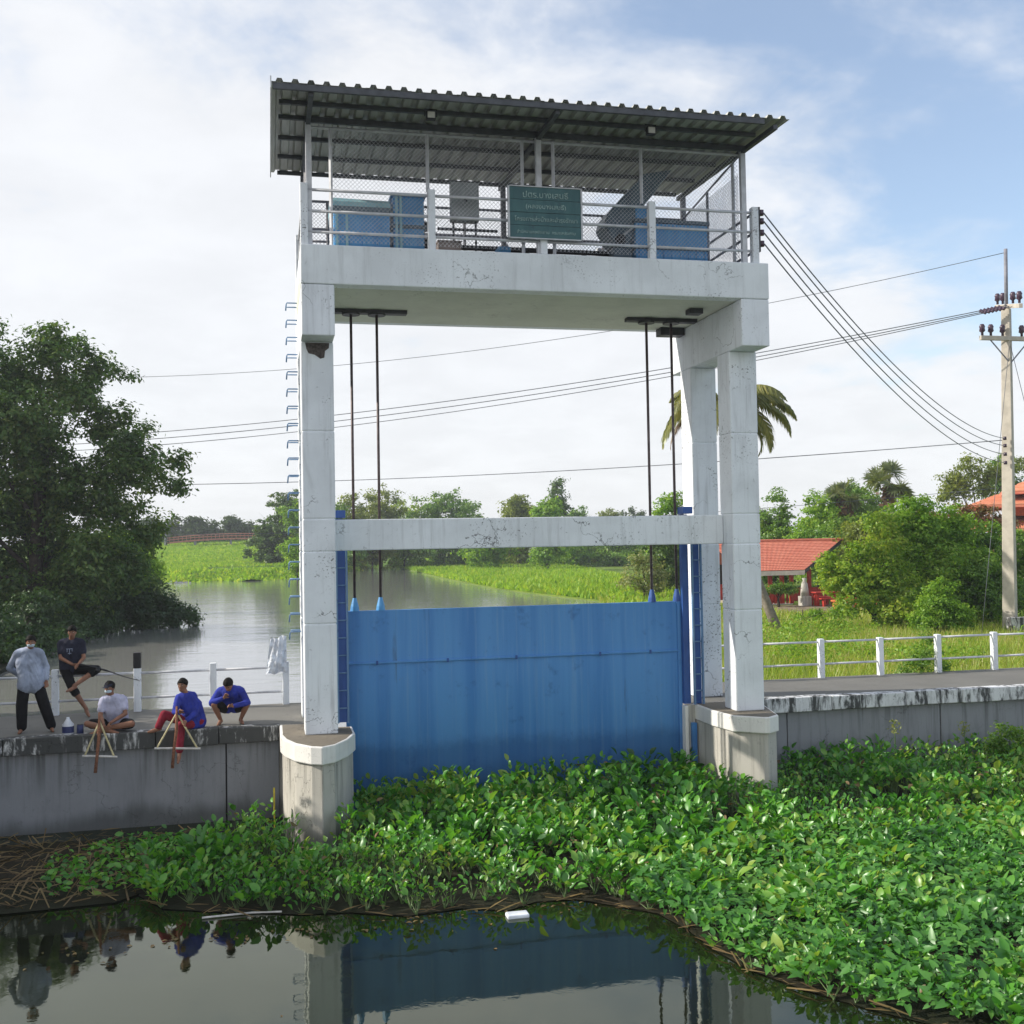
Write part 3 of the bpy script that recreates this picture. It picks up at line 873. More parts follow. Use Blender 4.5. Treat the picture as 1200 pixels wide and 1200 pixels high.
# insulator rack on the right front post
for z in (9.45, 9.29, 9.07, 8.86):
    G().cyl((9.14, 18.79, z - .05), (9.14, 18.79, z + .05), .05, .05, 10).build('insulator', M['insul'], tower, smooth=True)
G().box(9.058, 9.10, 18.75, 18.83, 8.7, 9.55).build('insulator_bracket', M['steel'], tower)
for x, lb in ((2.70, 'black floodlight under the eave above the left hoist'), (6.58, 'black floodlight under the eave above the right hoist')):
    r = thing('floodlight', lb, 'floodlight', (x, 17.75, 10.5), 'floodlights under the eave')
    G().box(x - .08, x + .08, 17.70, 17.80, 10.38, 10.52).build('housing', M['black'], r, bevel=.01)
    G().box(x - .06, x + .06, 17.685, 17.699, 10.40, 10.50).build('glass', M['glasslight'], r)
    G().tube([(x - .1, 17.75, 10.44), (x - .1, 17.75, 10.56), (x + .1, 17.75, 10.56), (x + .1, 17.75, 10.44)], .012, 6).build('bracket', M['black'], r)

# ------------------------------------------------------------------ the gate
gate = thing('sluice_gate', 'wide blue steel gate leaf lowered between the two piers', 'gate', (4.8, 20.63, ZL))
GX0, GX1 = 1.36, 8.055
G().box(GX0, GX1, 20.64, 20.74, 1.075, 2.055).build('upper_plate', M['gate'], gate, bevel=.008, label='plain upper plate of the gate')
# lower plate: shallow vertical corrugation left by the stiffeners welded behind it
g = G(); nx = 70
xs = [GX0 + (GX1 - GX0) * i / nx for i in range(nx + 1)]
zs = [-3.0, -.62, -.60, 1.06]
vs = []
for z in zs:
    for x in xs:
        vs.append((x, 20.645 + .016 * max(-.55, math.sin(x * 2 * PI / .62)) + (.012 if z < -.61 else 0), z))
m_ = nx + 1
fs = [(j * m_ + i, j * m_ + i + 1, (j + 1) * m_ + i + 1, (j + 1) * m_ + i) for j in range(3) for i in range(nx)]
g.add(vs, fs); g.build('lower_plate', M['gate'], gate, smooth=True, label='rippled lower plate of the gate')
G().box(GX0 + .02, GX1 - .02, 20.69, 20.74, -3, 1.06).build('stiffener_back', M['gate'], gate)
G().box(GX0, GX1, 20.605, 20.66, 1.05, 1.085).build('seam_flange', M['gate'], gate, bevel=.006)
for i, x in enumerate((1.95, 3.3, 4.65, 6.35, 7.4)):
    G().box(x - .02, x + .02, 20.595, 20.612, 1.03, 1.105).build('seam_lug', M['guide'], gate, bevel=.004)
for x in (GX1 - .05,):
    G().box(x - .02, x + .05, 20.60, 20.638, -3, 2.05).build('edge_angle', M['gate'], gate)
for x in (1.55, 2.04, 7.49, 8.02):
    r = G().tube([(x, 20.7, 2.2), (x, 20.7, ZB - .02)], .027, 8).build('lifting_rod', M['rod'], gate, smooth=True)
    G().tube([(x, 20.7, 2.05), (x, 20.7, 2.14), (x, 20.7, 2.30)], [.085, .075, .035], 10).build('rod_shoe', M['guide'] if x > 5 else M['hoist'], r, smooth=False)

# ------------------------------------------------------------------ things on the hoist deck
ZD = ZT - .06
def hoist_left():
    r = thing('hoist_gearbox', 'large ribbed blue hoist housing with pale lid at the left of the deck', 'hoist', (1.75, 20.3, ZD))
    G().box(1.20, 2.22, 19.9, 20.8, ZD, 9.42).build('housing', M['hoist'], r, bevel=.02)
    for x in (1.26, 1.44, 1.75, 2.03, 2.20):
        G().box(x - .022, x + .022, 19.86, 19.905, ZD, 9.42).build('rib', M['hoistlight'] if x < 1.6 else M['hoist'], r)
    G().box(1.18, 2.26, 19.84, 20.84, 9.00, 9.06).build('band', M['hoist'], r)
    G().box(1.16, 2.24, 19.84, 20.86, 9.42, 9.52).build('flange', M['hoistdark'], r, bevel=.01)
    g = G(); vs = []
    for x, k in ((1.16, 0), (2.24, 1)):
        for i in range(9):
            a = PI * i / 8; vs.append((x, 20.35 - math.cos(a) * .5, 9.52 + math.sin(a) * (.26 if k == 0 else .24)))
    g.add(vs, [tuple(range(9)), tuple(range(17, 8, -1))] + [(i, i + 1, i + 10, i + 9) for i in range(8)] + [(8, 0, 9, 17)])
    g.build('lid', M['hoistlight'], r)
    r = thing('hoist_motor_case', 'tall blue hoist case with pale edges beside the pale lid', 'hoist', (2.6, 20.3, ZD))
    G().box(2.30, 2.88, 19.95, 20.75, ZD, 9.78).build('housing', M['hoist'], r, bevel=.02)
    G().box(2.26, 2.92, 19.91, 20.79, 9.78, 9.84).build('top_plate', M['hoist'], r, bevel=.008)
    G().box(2.26, 2.92, 19.91, 20.79, 9.18, 9.24).build('band', M['hoistdark'], r)
    for x in (2.36, 2.44):
        G().box(x - .022, x + .022, 19.90, 19.948, ZD, 9.77).build('rib', M['hoistlight'], r)
    for x in (2.6, 2.76):
        G().box(x - .012, x + .012, 19.93, 19.949, ZD, 9.77).build('rib', M['hoist'], r)
    for z in (8.75, 9.05, 9.35):
        G().cyl((2.88, 20.35, z), (3.02, 20.35, z), .11, .09, 10).build('gear_cover', M['black'], r, smooth=True)
hoist_left()
def hoist_right():
    r = thing('hoist_gearbox', 'dark blue ribbed hoist box at the right end of the deck', 'hoist', (7.95, 20.3, ZD))
    G().box(7.02, 8.52, 19.9, 20.8, ZD, 9.50).build('housing', M['hoist'], r, bevel=.02)
    G().box(6.98, 8.56, 19.86, 20.84, 9.50, 9.57).build('top_plate', M['hoistdark'], r, bevel=.01)
    G().box(6.99, 8.55, 19.87, 20.83, 8.98, 9.04).build('band', M['hoistdark'], r)
    for i in range(9):
        x = 7.10 + i * .17
        G().box(x - .016, x + .016, 19.872, 19.90, ZD, 8.97).build('rib', M['hoist'], r)
    G().box(7.05, 7.45, 19.95, 20.75, 9.572, 9.86).build('motor_block', M['hoist'], r, bevel=.03)
    for k in range(5):
        G().cyl((7.0 - .05, 20.1 + k * .13, 8.75), (7.02, 20.1 + k * .13, 8.75), .04, .04, 8).build('bolt', M['black'], r)
    t = thing('slanted_hood', 'dull teal slanted hood rising from the right hoist toward the roof', 'cover', (6.9, 20.2, 9.2))
    g = G()
    prof = [(6.42, 9.46), (6.48, 9.66), (6.78, 9.98), (7.25, 10.50), (7.85, 10.62), (7.40, 10.05), (7.12, 9.72), (7.02, 9.30), (6.92, 9.05), (6.62, 9.10)]
    n = len(prof); vs = [(x, 19.98, z) for x, z in prof] + [(x, 20.62, z) for x, z in prof]
    g.add(vs, [tuple(range(n)), tuple(range(2 * n - 1, n - 1, -1))] + [(i, (i + 1) % n, n + (i + 1) % n, n + i) for i in range(n)])
    g.build('hood_shell', M['hoistdark'], t, bevel=.03)
    G().tube([(6.75, 19.95, 9.22), (7.35, 19.95, 9.68)], .02, 6).build('lever', M['pipe'], t)
    G().cyl((6.72, 19.9, 9.16), (6.72, 20.6, 9.16), .10, .10, 12).build('shaft', M['black'], t, smooth=True)
    G().box(6.60, 6.98, 20.0, 20.6, ZD, 9.02).build('pedestal', M['hoistdark'], t, bevel=.02)
hoist_right()
r = thing('centre_drive', 'low dark blue drive unit under the green sign', 'hoist', (4.55, 19.9, ZD))
G().box(4.24, 4.48, 19.7, 20.3, ZD, 8.86).build('housing', M['hoist'], r, bevel=.015)
G().box(4.482, 4.86, 19.75, 20.3, ZD, 8.82).build('motor', M['black'], r, bevel=.04)
G().cyl((4.30, 19.62, 8.62), (4.30, 19.70, 8.62), .09, .09, 12).build('flange', M['hoistdark'], r)
r = thing('drive_shaft_guard', 'long dark drive shaft guard running between the hoists', 'shaft', (5, 20.3, 8.9))
G().tube([(2.9, 20.35, 8.98), (6.62, 20.35, 8.98)], .05, 10).build('shaft', M['steel'], r, smooth=True)
for x in (3.45, 4.1, 5.4, 6.1):
    G().box(x - .04, x + .04, 20.3, 20.4, ZD, 8.93).build('support', M['steel'], r)
r = thing('control_cabinet', 'grey electrical cabinet on a stand left of the green sign', 'cabinet', (3.5, 19.1, ZD))
G().box(3.24, 3.75, 19.02, 19.22, 9.10, 9.80).build('case', M['cabinet'], r, bevel=.012)
G().box(3.27, 3.495, 19.008, 19.02, 9.13, 9.77).build('door', M['cabinet'], r, bevel=.004)
G().box(3.505, 3.72, 19.008, 19.02, 9.13, 9.77).build('door', M['cabinet'], r, bevel=.004)
G().box(3.475, 3.525, 18.99, 19.006, 9.44, 9.52).build('handle', M['steel'], r)
for x in (3.29, 3.70):
    G().tube([(x, 19.12, ZD), (x, 19.12, 9.10)], .022, 6).build('leg', M['steel'], r)
G().tube([(3.0, 19.12, 8.96), (4.1, 19.12, 8.96)], .03, 6).build('crossbar', M['steel'], r)
r = thing('junction_box', 'small brown metal box on the deck floor below the grey cabinet', 'box', (3.19, 19.0, ZD))
G().box(2.98, 3.40, 18.95, 19.2, ZD, 8.68).build('case', M['brown'], r, bevel=.012)
G().box(2.97, 3.41, 18.94, 19.21, 8.682, 8.71).build('lid', M['brown'], r, bevel=.006)
# green name board with its lettering
r = thing('name_board', 'faded green name board with four lines of Thai lettering hung on the deck railing', 'sign', (4.89, 18.7, 9.2))
SX0, SX1, SZ0, SZ1 = 4.20, 5.58, 8.735, 9.66
for i in range(4):
    a = SZ0 + (SZ1 - SZ0) * i / 4
    G().box(SX0 + .03, SX1 - .03, 18.665 + .004 * (i % 2), 18.70, a + .004, SZ0 + (SZ1 - SZ0) * (i + 1) / 4 - .004).build('board_plank', M['sign'], r)
for a in ((SX0, SX0 + .03, SZ0, SZ1), (SX1 - .03, SX1, SZ0, SZ1), (SX0 + .031, SX1 - .031, SZ0 - .015, SZ0 + .003), (SX0 + .031, SX1 - .031, SZ1 - .004, SZ1 + .014)):
    G().box(a[0], a[1], 18.65, 18.705, a[2], a[3]).build('frame_strip', M['pipe'], r)
def lettering(txt, cx, cz, height, width):
    cu = bpy.data.curves.new('lettering', 'FONT')
    cu.body = txt; cu.align_x = 'CENTER'; cu.align_y = 'CENTER'; cu.extrude = .002; cu.size = 1
    tmp = bpy.data.objects.new('lettering', cu); COL.objects.link(tmp)
    dg = bpy.context.evaluated_depsgraph_get()
    me = bpy.data.meshes.new_from_object(tmp.evaluated_get(dg))
    bpy.data.objects.remove(tmp)
    co = np.zeros(len(me.vertices) * 3, np.float32); me.vertices.foreach_get('co', co); co = co.reshape(-1, 3)
    lo, hi = co.min(0), co.max(0)
    s = min(height / (hi[1] - lo[1]), width / (hi[0] - lo[0]))
    c = (lo + hi) / 2
    sx = min(width / (hi[0] - lo[0]), s * 1.25)
    out = np.stack([(co[:, 0] - c[0]) * sx + cx, 18.662 - co[:, 2], (co[:, 1] - c[1]) * s + cz], 1)
    me.vertices.foreach_set('co', out.reshape(-1).astype(np.float32)); me.update()
    me.materials.clear(); me.materials.append(M['signtext'])
    return link('lettering', me, r)
lettering('ปตร.บางเสนธิ์', 4.90, 9.525, .19, .84)
lettering('(คลองบางเสนธิ์)', 4.90, 9.30, .13, .74)
lettering('โครงการส่งน้ำและบำรุงรักษา', 4.90, 9.07, .15, 1.16)
lettering('สำนักงานชลประทาน  กรมชลประทาน', 4.90, 8.85, .13, 1.08)

# ------------------------------------------------------------------ water plants in front of the gate
from mathutils.geometry import tessellate_polygon
def in_poly(p, poly):
    x, y = p[:, 0], p[:, 1]; r = np.zeros(len(p), bool)
    j = len(poly) - 1
    for i in range(len(poly)):
        xi, yi = poly[i]; xj, yj = poly[j]
        c = ((yi > y) != (yj > y)) & (x < (xj - xi) * (y - yi) / (yj - yi + 1e-12) + xi)
        r ^= c; j = i
    return r
def fill(poly, n):
    a = np.array(poly); lo, hi = a.min(0), a.max(0); out = []
    while sum(len(o) for o in out) < n:
        q = lo + RNG.random((n, 2)) * (hi - lo); out.append(q[in_poly(q, poly)])
    return np.concatenate(out)[:n]
def smooth2(p, s, seed):
    """Smooth random field on the plan, about -1..1."""
    r = np.random.default_rng(seed); v = np.zeros(len(p))
    for k in range(7):
        a = r.random() * 2 * PI; f = s * (.6 + r.random() * 1.6)
        v += np.sin((p[:, 0] * math.cos(a) + p[:, 1] * math.sin(a)) * f + r.random() * 6.28)
    return v / 3.2
MAT_POLY = [(-1.9, 16.55), (-1.5, 15.85), (-.6, 15.45), (.35, 15.1), (1.0, 15.0), (1.75, 14.65), (2.5, 14.75), (3.1, 14.5), (3.55, 14.75), (4.1, 14.7), (4.6, 14.25),
            (5.0, 13.85), (5.15, 13.2), (5.2, 12.5), (5.35, 11.8), (5.7, 11.1), (6.1, 10.5), (6.6, 9.9), (7.6, 8.9), (13, 7.5), (20, 9), (20, 20.55), (9.6, 20.55), (9.3, 19.0), (8.9, 18.45), (8.35, 18.85), (8.2, 19.6), (8.05, 20.55),
            (1.5, 20.5), (1.4, 18.9), (.9, 17.9), (.3, 18.3), (.1, 19.0), (-.6, 18.9), (-1.3, 18.0), (-1.9, 17.4)]
g = G()
g.add([(x, y, ZL + .012) for x, y in MAT_POLY], [tuple(range(len(MAT_POLY)))])
struct(g.build('floating_root_mat', M['mud']))
def mat_height(p):
    """How high the leaves stand: tall against the gate and wall, low at the water's edge and in the far right creepers."""
    y, x = p[:, 1], p[:, 0]
    t = np.clip((y - 13.5) / 6.5, 0, 1)
    h = .22 + .42 * t + .09 * smooth2(p, 1.1, 3) + .05 * smooth2(p, 3.2, 4)
    h = np.where((x > 5) & (y < 15.5), h * .8 + .06, h)
    h = np.where((x < 1.4) & (y < 17.6), h * .8, h)
    return np.clip(h, .1, 1.0)
HY_V = [(0, 0, 0), (.26, .25, .09), (.58, .31, .13), (.92, .17, .02), (1.10, 0, -.10), (.92, -.17, .02), (.58, -.31, .13), (.26, -.25, .09), (.33, 0, 0), (.7, 0, .02)]
HY_F = [(0, 8, 1), (8, 9, 2, 1), (9, 3, 2), (9, 4, 3), (9, 5, 4), (9, 6, 5), (8, 7, 6, 9), (0, 7, 8)]
def hyacinths():
    npl = 6600
    c = fill(MAT_POLY, npl)
    keep = smooth2(c, 1.9, 9) + .5 * smooth2(c, 4.5, 12) > -.80
    c = c[keep]; npl = len(c)
    k = 8; n = npl * k
    H = mat_height(c)
    ang = RNG.random(n) * 2 * PI
    hc = np.repeat(H * (.72 + .5 * RNG.random(npl)), k) * (.45 + .6 * RNG.random(n))
    rad = np.abs(RNG.normal(size=n)) * .07 + .05
    base = np.repeat(c, k, 0)
    p = np.stack([base[:, 0] + np.cos(ang) * rad, base[:, 1] + np.sin(ang) * rad, ZL + hc], 1)
    # blade: outward and up, tilting to any side; long axis along the petiole
    up = np.stack([np.cos(ang), np.sin(ang), .5 + 1.1 * RNG.random(n)], 1) + RNG.normal(size=(n, 3)) * .25
    up /= np.linalg.norm(up, axis=1, keepdims=True)
    nr = np.stack([-np.cos(ang) * .9, -np.sin(ang) * .9, .75 * np.ones(n)], 1) + RNG.normal(size=(n, 3)) * .65 + np.array([-.3, 0, .25])
    y_ = np.cross(nr, up); y_ /= np.linalg.norm(y_, axis=1, keepdims=True)
    z_ = np.cross(up, y_)
    rot = np.stack([up, y_, z_], 2)
    size = (.065 + .095 * RNG.random(n) ** 1.3) * np.repeat(np.clip(1.05 + .38 * smooth2(c, .8, 31) + .22 * RNG.normal(size=npl), .62, 1.4), k)
    size *= np.where(RNG.random(n) < .05, 1.35, 1)
    a = scatter('water_hyacinth', HY_V, HY_F, p, rot, size, M['hyacinth'], kind='stuff', smooth=True)
    a['label'] = 'dense floating mat of round green water plant leaves in front of the blue gate'
    # petioles
    m = n // 2
    bot = np.stack([base[:m, 0], base[:m, 1], np.full(m, ZL)], 1); tp = p[:m]
    d = tp - bot; L = np.linalg.norm(d, axis=1)
    PV = [(-.009, 0, 0), (.009, 0, 0), (0, .015, 0), (0, .004, 1)]; PF = [(0, 1, 3), (1, 2, 3), (2, 0, 3)]
    sz = np.stack([np.ones(m), np.ones(m), L], 1)
    # scale along the stalk only
    v = np.einsum('nij,nkj->nki', frames(d), np.asarray(PV)[None] * sz[:, None, :])
    v = v + bot[:, None, :]
    me = bpy.data.meshes.new('plant_stalks')
    flat = np.concatenate([np.array(f) for f in PF])
    me.vertices.add(m * 4); me.vertices.foreach_set('co', v.reshape(-1).astype(np.float32))
    me.loops.add(m * 9); me.loops.foreach_set('vertex_index', (flat[None] + (np.arange(m) * 4)[:, None]).reshape(-1).astype(np.int32))
    me.polygons.add(m * 3); me.polygons.foreach_set('loop_start', (np.arange(m * 3) * 3).astype(np.int32)); me.polygons.foreach_set('loop_total', np.full(m * 3, 3, np.int32))
    me.update(calc_edges=True); me.materials.append(M['stalk'])
    link('plant_stalks', me, kind='stuff')
hyacinths()
def creepers():
    """Flat pointed leaves of creeping water spinach over the low, outer part of the mat."""
    poly = [(4.7, 14.15), (5.1, 13.3), (5.2, 12.4), (5.35, 11.75), (5.65, 11.1), (6.1, 10.45), (6.7, 9.8), (7.6, 8.9), (13, 7.5), (17, 9), (15, 15.5), (10, 16.0), (7, 15.8), (5.3, 15)]
    n = 17000
    c = fill(poly, n)
    h = mat_height(c) * (.35 + .9 * RNG.random(n)) + .03
    p = np.stack([c[:, 0], c[:, 1], ZL + h], 1)
    nr = RNG.normal(size=(n, 3)) * .42 + np.array([-.15, -.25, 1.])
    CV = [(-.12, .26, .03), (.10, .30, .05), (.45, .24, .04), (1.0, 0, -.06), (.45, -.24, .04), (.10, -.30, .05), (-.12, -.26, .03), (.02, 0, 0), (.45, 0, -.01)]
    CF = [(7, 1, 0), (7, 8, 2, 1), (8, 3, 2), (8, 4, 3), (7, 5, 4, 8), (7, 6, 5)]
    o = scatter('water_spinach', CV, CF, p, frames(nr), .065 + .095 * RNG.random(n) ** 1.3, M['creeper'], kind='stuff', smooth=True)
    o['label'] = 'low creeping pointed leaves over the near right edge of the floating mat'
creepers()
def dead_stuff():
    edge = [(-4.6, 16.3), (-3.6, 16.2), (-2.2, 16.3), (-1.3, 17.2), (-.6, 18.7), (-1.5, 19.8), (-9, 20.2), (-11, 16.5)]
    g = G(); g.add([(x, y, ZL + .02) for x, y in edge], [tuple(range(len(edge)))])
    struct(g.build('floating_debris_bed', M['mud']))
    n = 2000
    c = fill(edge, n)
    p = np.stack([c[:, 0], c[:, 1], ZL + .04 + .16 * RNG.random(n) ** 1.5], 1)
    SV = [(-.5, -.03, 0), (.5, -.02, .02), (.5, .02, .02), (-.5, .03, 0), (0, 0, .05)]; SF = [(0, 1, 4), (1, 2, 4), (2, 3, 4), (3, 0, 4)]
    nr = RNG.normal(size=(n, 3)) * .3 + np.array([0, 0, 1.])
    o = scatter('dead_stalks', SV, SF, p, frames(nr), .1 + .42 * RNG.random(n) ** 2, M['deadleaf'], kind='stuff')
    o['label'] = 'brown heap of dead stalks floating under the dark left wall'
    n = 900
    c = fill([(-3.2, 16.6), (-1.5, 16.3), (-.3, 17), (-.3, 18.6), (-2, 19.4), (-3.4, 18.2)], n)
    p = np.stack([c[:, 0], c[:, 1], ZL + .1 + .22 * RNG.random(n)], 1)
    o = scatter('sparse_leaves', HY_V, HY_F, p, frames(RNG.normal(size=(n, 3)) * .6 + np.array([0, 0, 1.])), .07 + .07 * RNG.random(n), M['hyacinth'], kind='stuff', smooth=True)
    # a fringe of dry stems along the water's edge of the mat
    pts = []
    E_ = MAT_POLY[0:20]
    for (a, b) in zip(E_, E_[1:]):
        L = math.hypot(b[0] - a[0], b[1] - a[1])
        for _ in range(int(L * 10)):
            t = random.random(); pts.append((a[0] + (b[0] - a[0]) * t, a[1] + (b[1] - a[1]) * t - .02 + random.gauss(0, .05), ZL + .02 + abs(random.gauss(0, .04)), math.atan2(b[1] - a[1], b[0] - a[0])))
    P = np.array(pts); n = len(P)
    spin = np.stack([np.cos(P[:, 3]), np.sin(P[:, 3]), np.zeros(n)], 1) + RNG.normal(size=(n, 3)) * .35
    o = scatter('edge_stems', SV, SF, P[:, :3], frames(np.tile([0, 0, 1.], (n, 1)) + RNG.normal(size=(n, 3)) * .25, spin), .10 + .35 * RNG.random(n) ** 2, M['deadleaf'], kind='stuff')
    # scattered withered leaves in the mat
    c = fill(MAT_POLY, 700)
    p = np.stack([c[:, 0], c[:, 1], ZL + mat_height(c) * .95], 1)
    scatter('withered_leaves', HY_V, HY_F, p, frames(RNG.normal(size=(700, 3)) * .6 + np.array([0, 0, 1.])), .07 + .06 * RNG.random(700), M['deadleaf'], kind='stuff', smooth=True)
dead_stuff()
c = np.concatenate([np.column_stack([RNG.uniform(-3, 5.4, 90), 14.6 - np.abs(RNG.normal(size=90)) * .22 - .0]), fill([(-3, 16), (1.5, 14.4), (4.8, 13.4), (5.2, 10.5), (2, 10), (-3, 12)], 8)])
c = c[~in_poly(c, MAT_POLY)]
k_ = len(c)
scatter('floating_leaves', HY_V, HY_F, np.column_stack([c, np.full(k_, ZL + .008)]), frames(np.tile([0, 0, 1.], (k_, 1)) + RNG.normal(size=(k_, 3)) * .08), .03 + .06 * RNG.random(k_), M['deadleaf'], kind='stuff', smooth=True)
# pieces of rubbish afloat
r = G(); r.tube([(-.95, 15.30, ZL + .02), (-.3, 15.33, ZL + .02), (.1, 15.26, ZL + .02)], .013, 6)
tag(r.build('floating_stick', M['palewood'], loc=(-.2, 15.2, ZL)), 'pale stick floating at the edge of the dark water', 'stick')
r = G(); r.box(3.02, 3.32, 14.18, 14.36, ZL - .01, ZL + .05)
tag(r.build('foam_scrap', M['c_white'], loc=(3.17, 14.3, ZL), bevel=.02), 'white foam scrap floating at the front edge of the green mat', 'foam scrap')
r = G(); r.box(-4.6, -4.35, 17.7, 17.9, ZL + .1, ZL + .16)
tag(r.build('foam_scrap', M['c_white'], loc=(-4.5, 17.8, ZL), bevel=.02), 'white foam scrap on the brown debris under the left wall', 'foam scrap')
r = G(); r.cyl((.02, 19.9, ZL), (.02, 19.9, -1.0), .014, .018, 8)
tag(r.build('yellow_pipe', plain('yellow_pipe_paint', (.60, .50, .06), .5), loc=(.02, 19.9, ZL)), 'thin yellow pipe upright in the corner beside the left pier', 'pipe')

# taller plants growing out of the mat at the right
def flower_stalk(x, y, z0, h, label):
    t = thing('flowering_weed', label, 'weed', (x, y, z0))
    g = G(); g.tube([(x, y, z0), (x + .02, y, z0 + h * .6), (x - .01, y, z0 + h)], [.014, .010, .005], 6).build('stem', M['stalk'], t, smooth=True)
    n = 60
    p = np.stack([x + RNG.normal(size=n) * .05, y + RNG.normal(size=n) * .05, z0 + h * (.72 + .3 * RNG.random(n))], 1)
    scatter('flower_head', LEAF_V, LEAF_F, p, frames(RNG.normal(size=(n, 3))), .05 + .04 * RNG.random(n), M['leaf_pale'], t)
flower_stalk(13.72, 19.6, ZL + .2, .98, 'tall pale flowering weed before the right wall, nearest the dark shrub')
flower_stalk(12.45, 20.1, ZL + .3, .90, 'thin short flowering weed against the right wall, farther from the dark shrub')
def shrub(name, label, base, cl, n, leaf, mat, group=None, trunk=.02, cat='shrub', twig=.08, h=None):
    return tree(name, label, base, h or max(c[2] + c[3] for c in cl) - base[2], cl, n, leaf, M[mat] and mat, trunk, group, cat, twig=twig)
shrub('shrub', 'dark leafy shrub rising from the green mat at the right edge', (14.62, 19.4, ZL), [(14.62, 19.4, -.75, .30), (14.9, 19.3, -.85, .28), (14.35, 19.4, -.98, .2), (14.7, 19.2, -1.3, .3), (15.1, 19.3, -1.2, .35)], 2200, .075, 'leaf_mid')
shrub('climbing_shrub', 'small green climber grown over the third white railing post at the right', (15.5, 23.75, -.9), [(15.55, 23.55, .75, .25), (15.4, 23.5, .35, .38), (15.1, 23.6, .0, .42), (15.9, 23.6, .1, .3), (15.6, 23.7, .95, .14)], 2600, .07, 'leaf_mid')

# ------------------------------------------------------------------ grass beyond the right walkway and on the far banks
def blades(name, pts2, z, hmin, hmax, w, mat, label, lean=.35):
    n = len(pts2)
    BV = [(-.5, 0, 0), (.5, 0, 0), (.32, .12, .55), (-.32, .12, .55), (0, .38, 1)]
    BF = [(0, 1, 2, 3), (3, 2, 4)]
    h = hmin + (hmax - hmin) * RNG.random(n)
    up = RNG.normal(size=(n, 3)) * lean * .6; up[:, 2] = 1
    R_ = frames(up)
    sz = np.stack([np.full(n, w) * (.6 + .8 * RNG.random(n)), h, h], 1)
    v = np.einsum('nij,nkj->nki', R_, np.asarray(BV)[None] * sz[:, None, :])
    v += np.column_stack([pts2, z])[:, None, :] if np.ndim(z) else np.column_stack([pts2, np.full(n, z)])[:, None, :]
    me = bpy.data.meshes.new(name)
    me.vertices.add(n * 5); me.vertices.foreach_set('co', v.reshape(-1).astype(np.float32))
    flat = np.array([0, 1, 2, 3, 3, 2, 4])
    me.loops.add(n * 7); me.loops.foreach_set('vertex_index', (flat[None] + (np.arange(n) * 5)[:, None]).reshape(-1).astype(np.int32))
    me.polygons.add(n * 2)
    me.polygons.foreach_set('loop_start', ((np.arange(n) * 7)[:, None] + np.array([0, 4])).reshape(-1).astype(np.int32))
    me.polygons.foreach_set('loop_total', np.tile([4, 3], n).astype(np.int32))
    me.update(calc_edges=True); me.materials.append(mat)
    o = link(name, me, kind='stuff'); o['label'] = label
    return o
q = fill([(9.7, 23.5), (12.5, 34), (15, 41.5), (20, 46), (34, 46), (30, 34), (24, 23.5)], 52000)
blades('grass', q, -.92, .22, .62, .035, M['grass'], 'bright tall grass behind the right walkway')
# broad leaved weeds through the grass
c = fill([(9.8, 23.7), (12.5, 34), (15, 41.5), (34, 46), (30, 34), (24, 23.7)], 800)
c = c[smooth2(c, .5, 21) > .05]
n = len(c) * 34
w_ = np.repeat(.2 + .25 * RNG.random(len(c)), 34)
p_ = np.column_stack([np.repeat(c, 34, 0) + RNG.normal(size=(n, 2)) * w_[:, None] * .8, -.85 + w_ * 2.0 * RNG.random(n)])
o_ = scatter('weeds', LEAF_V, LEAF_F, p_, frames(RNG.normal(size=(n, 3)) * .6 + np.array([0, 0, .8])), .09 + .10 * RNG.random(n), M['leaf_bright'], kind='stuff')
o_['label'] = 'broad leaved weeds scattered through the bright grass'
q = fill([(13, 36), (20, 55), (22.4, 73), (30, 72), (44, 62), (34, 44), (20, 44)], 26000)
q = q[~((q[:, 0] > 27.5) & (q[:, 1] > 54))]
blades('grass', q, -.92, .15, .5, .07, M['grass'], 'bright grass between the trees and the river bend')
# river-edge grass seen above the gate: belt following the bank line
belt = [(20.3, 56), (22.7, 74), (21.6, 84), (20.5, 99), (20.9, 132), (22.9, 194), (31, 300), (60, 300), (46, 160), (38, 110), (36, 84), (30, 70)]
q = fill(belt, 60000)
d = np.clip((q[:, 1] - 50) / 100, .3, 2.2)
blades('river_grass', q, -.93, .25, .8, .26, M['grass_far'], 'belt of bright green floating plants along the far river bank', .8)
q = fill([(-45, 140), (6, 140), (20, 215), (26, 325), (-45, 325)], 80000)
xx, yy = q[:, 0], q[:, 1]
edge = 142 + np.maximum(0, xx - 4) * 4.5 + 4 * np.sin(xx * .7) + np.maximum(0, -14 - xx) * .3
tt = yy - edge
zz = np.minimum(.1, -1.05 + tt * .12) + np.maximum(0, (yy - 190) / 60) ** 1.15 * 3.0
zz = np.where(tt < .5, -1.02, zz)
ok = (tt > -1.6) & ~((yy > 157) & (yy < 185) & (xx > -10) & (xx < 9.5))
blades('river_plants', q[ok], zz[ok] - .05, .25, .6, .4, M['grass_far'], 'bright floating plants covering the far left river bend', .7)

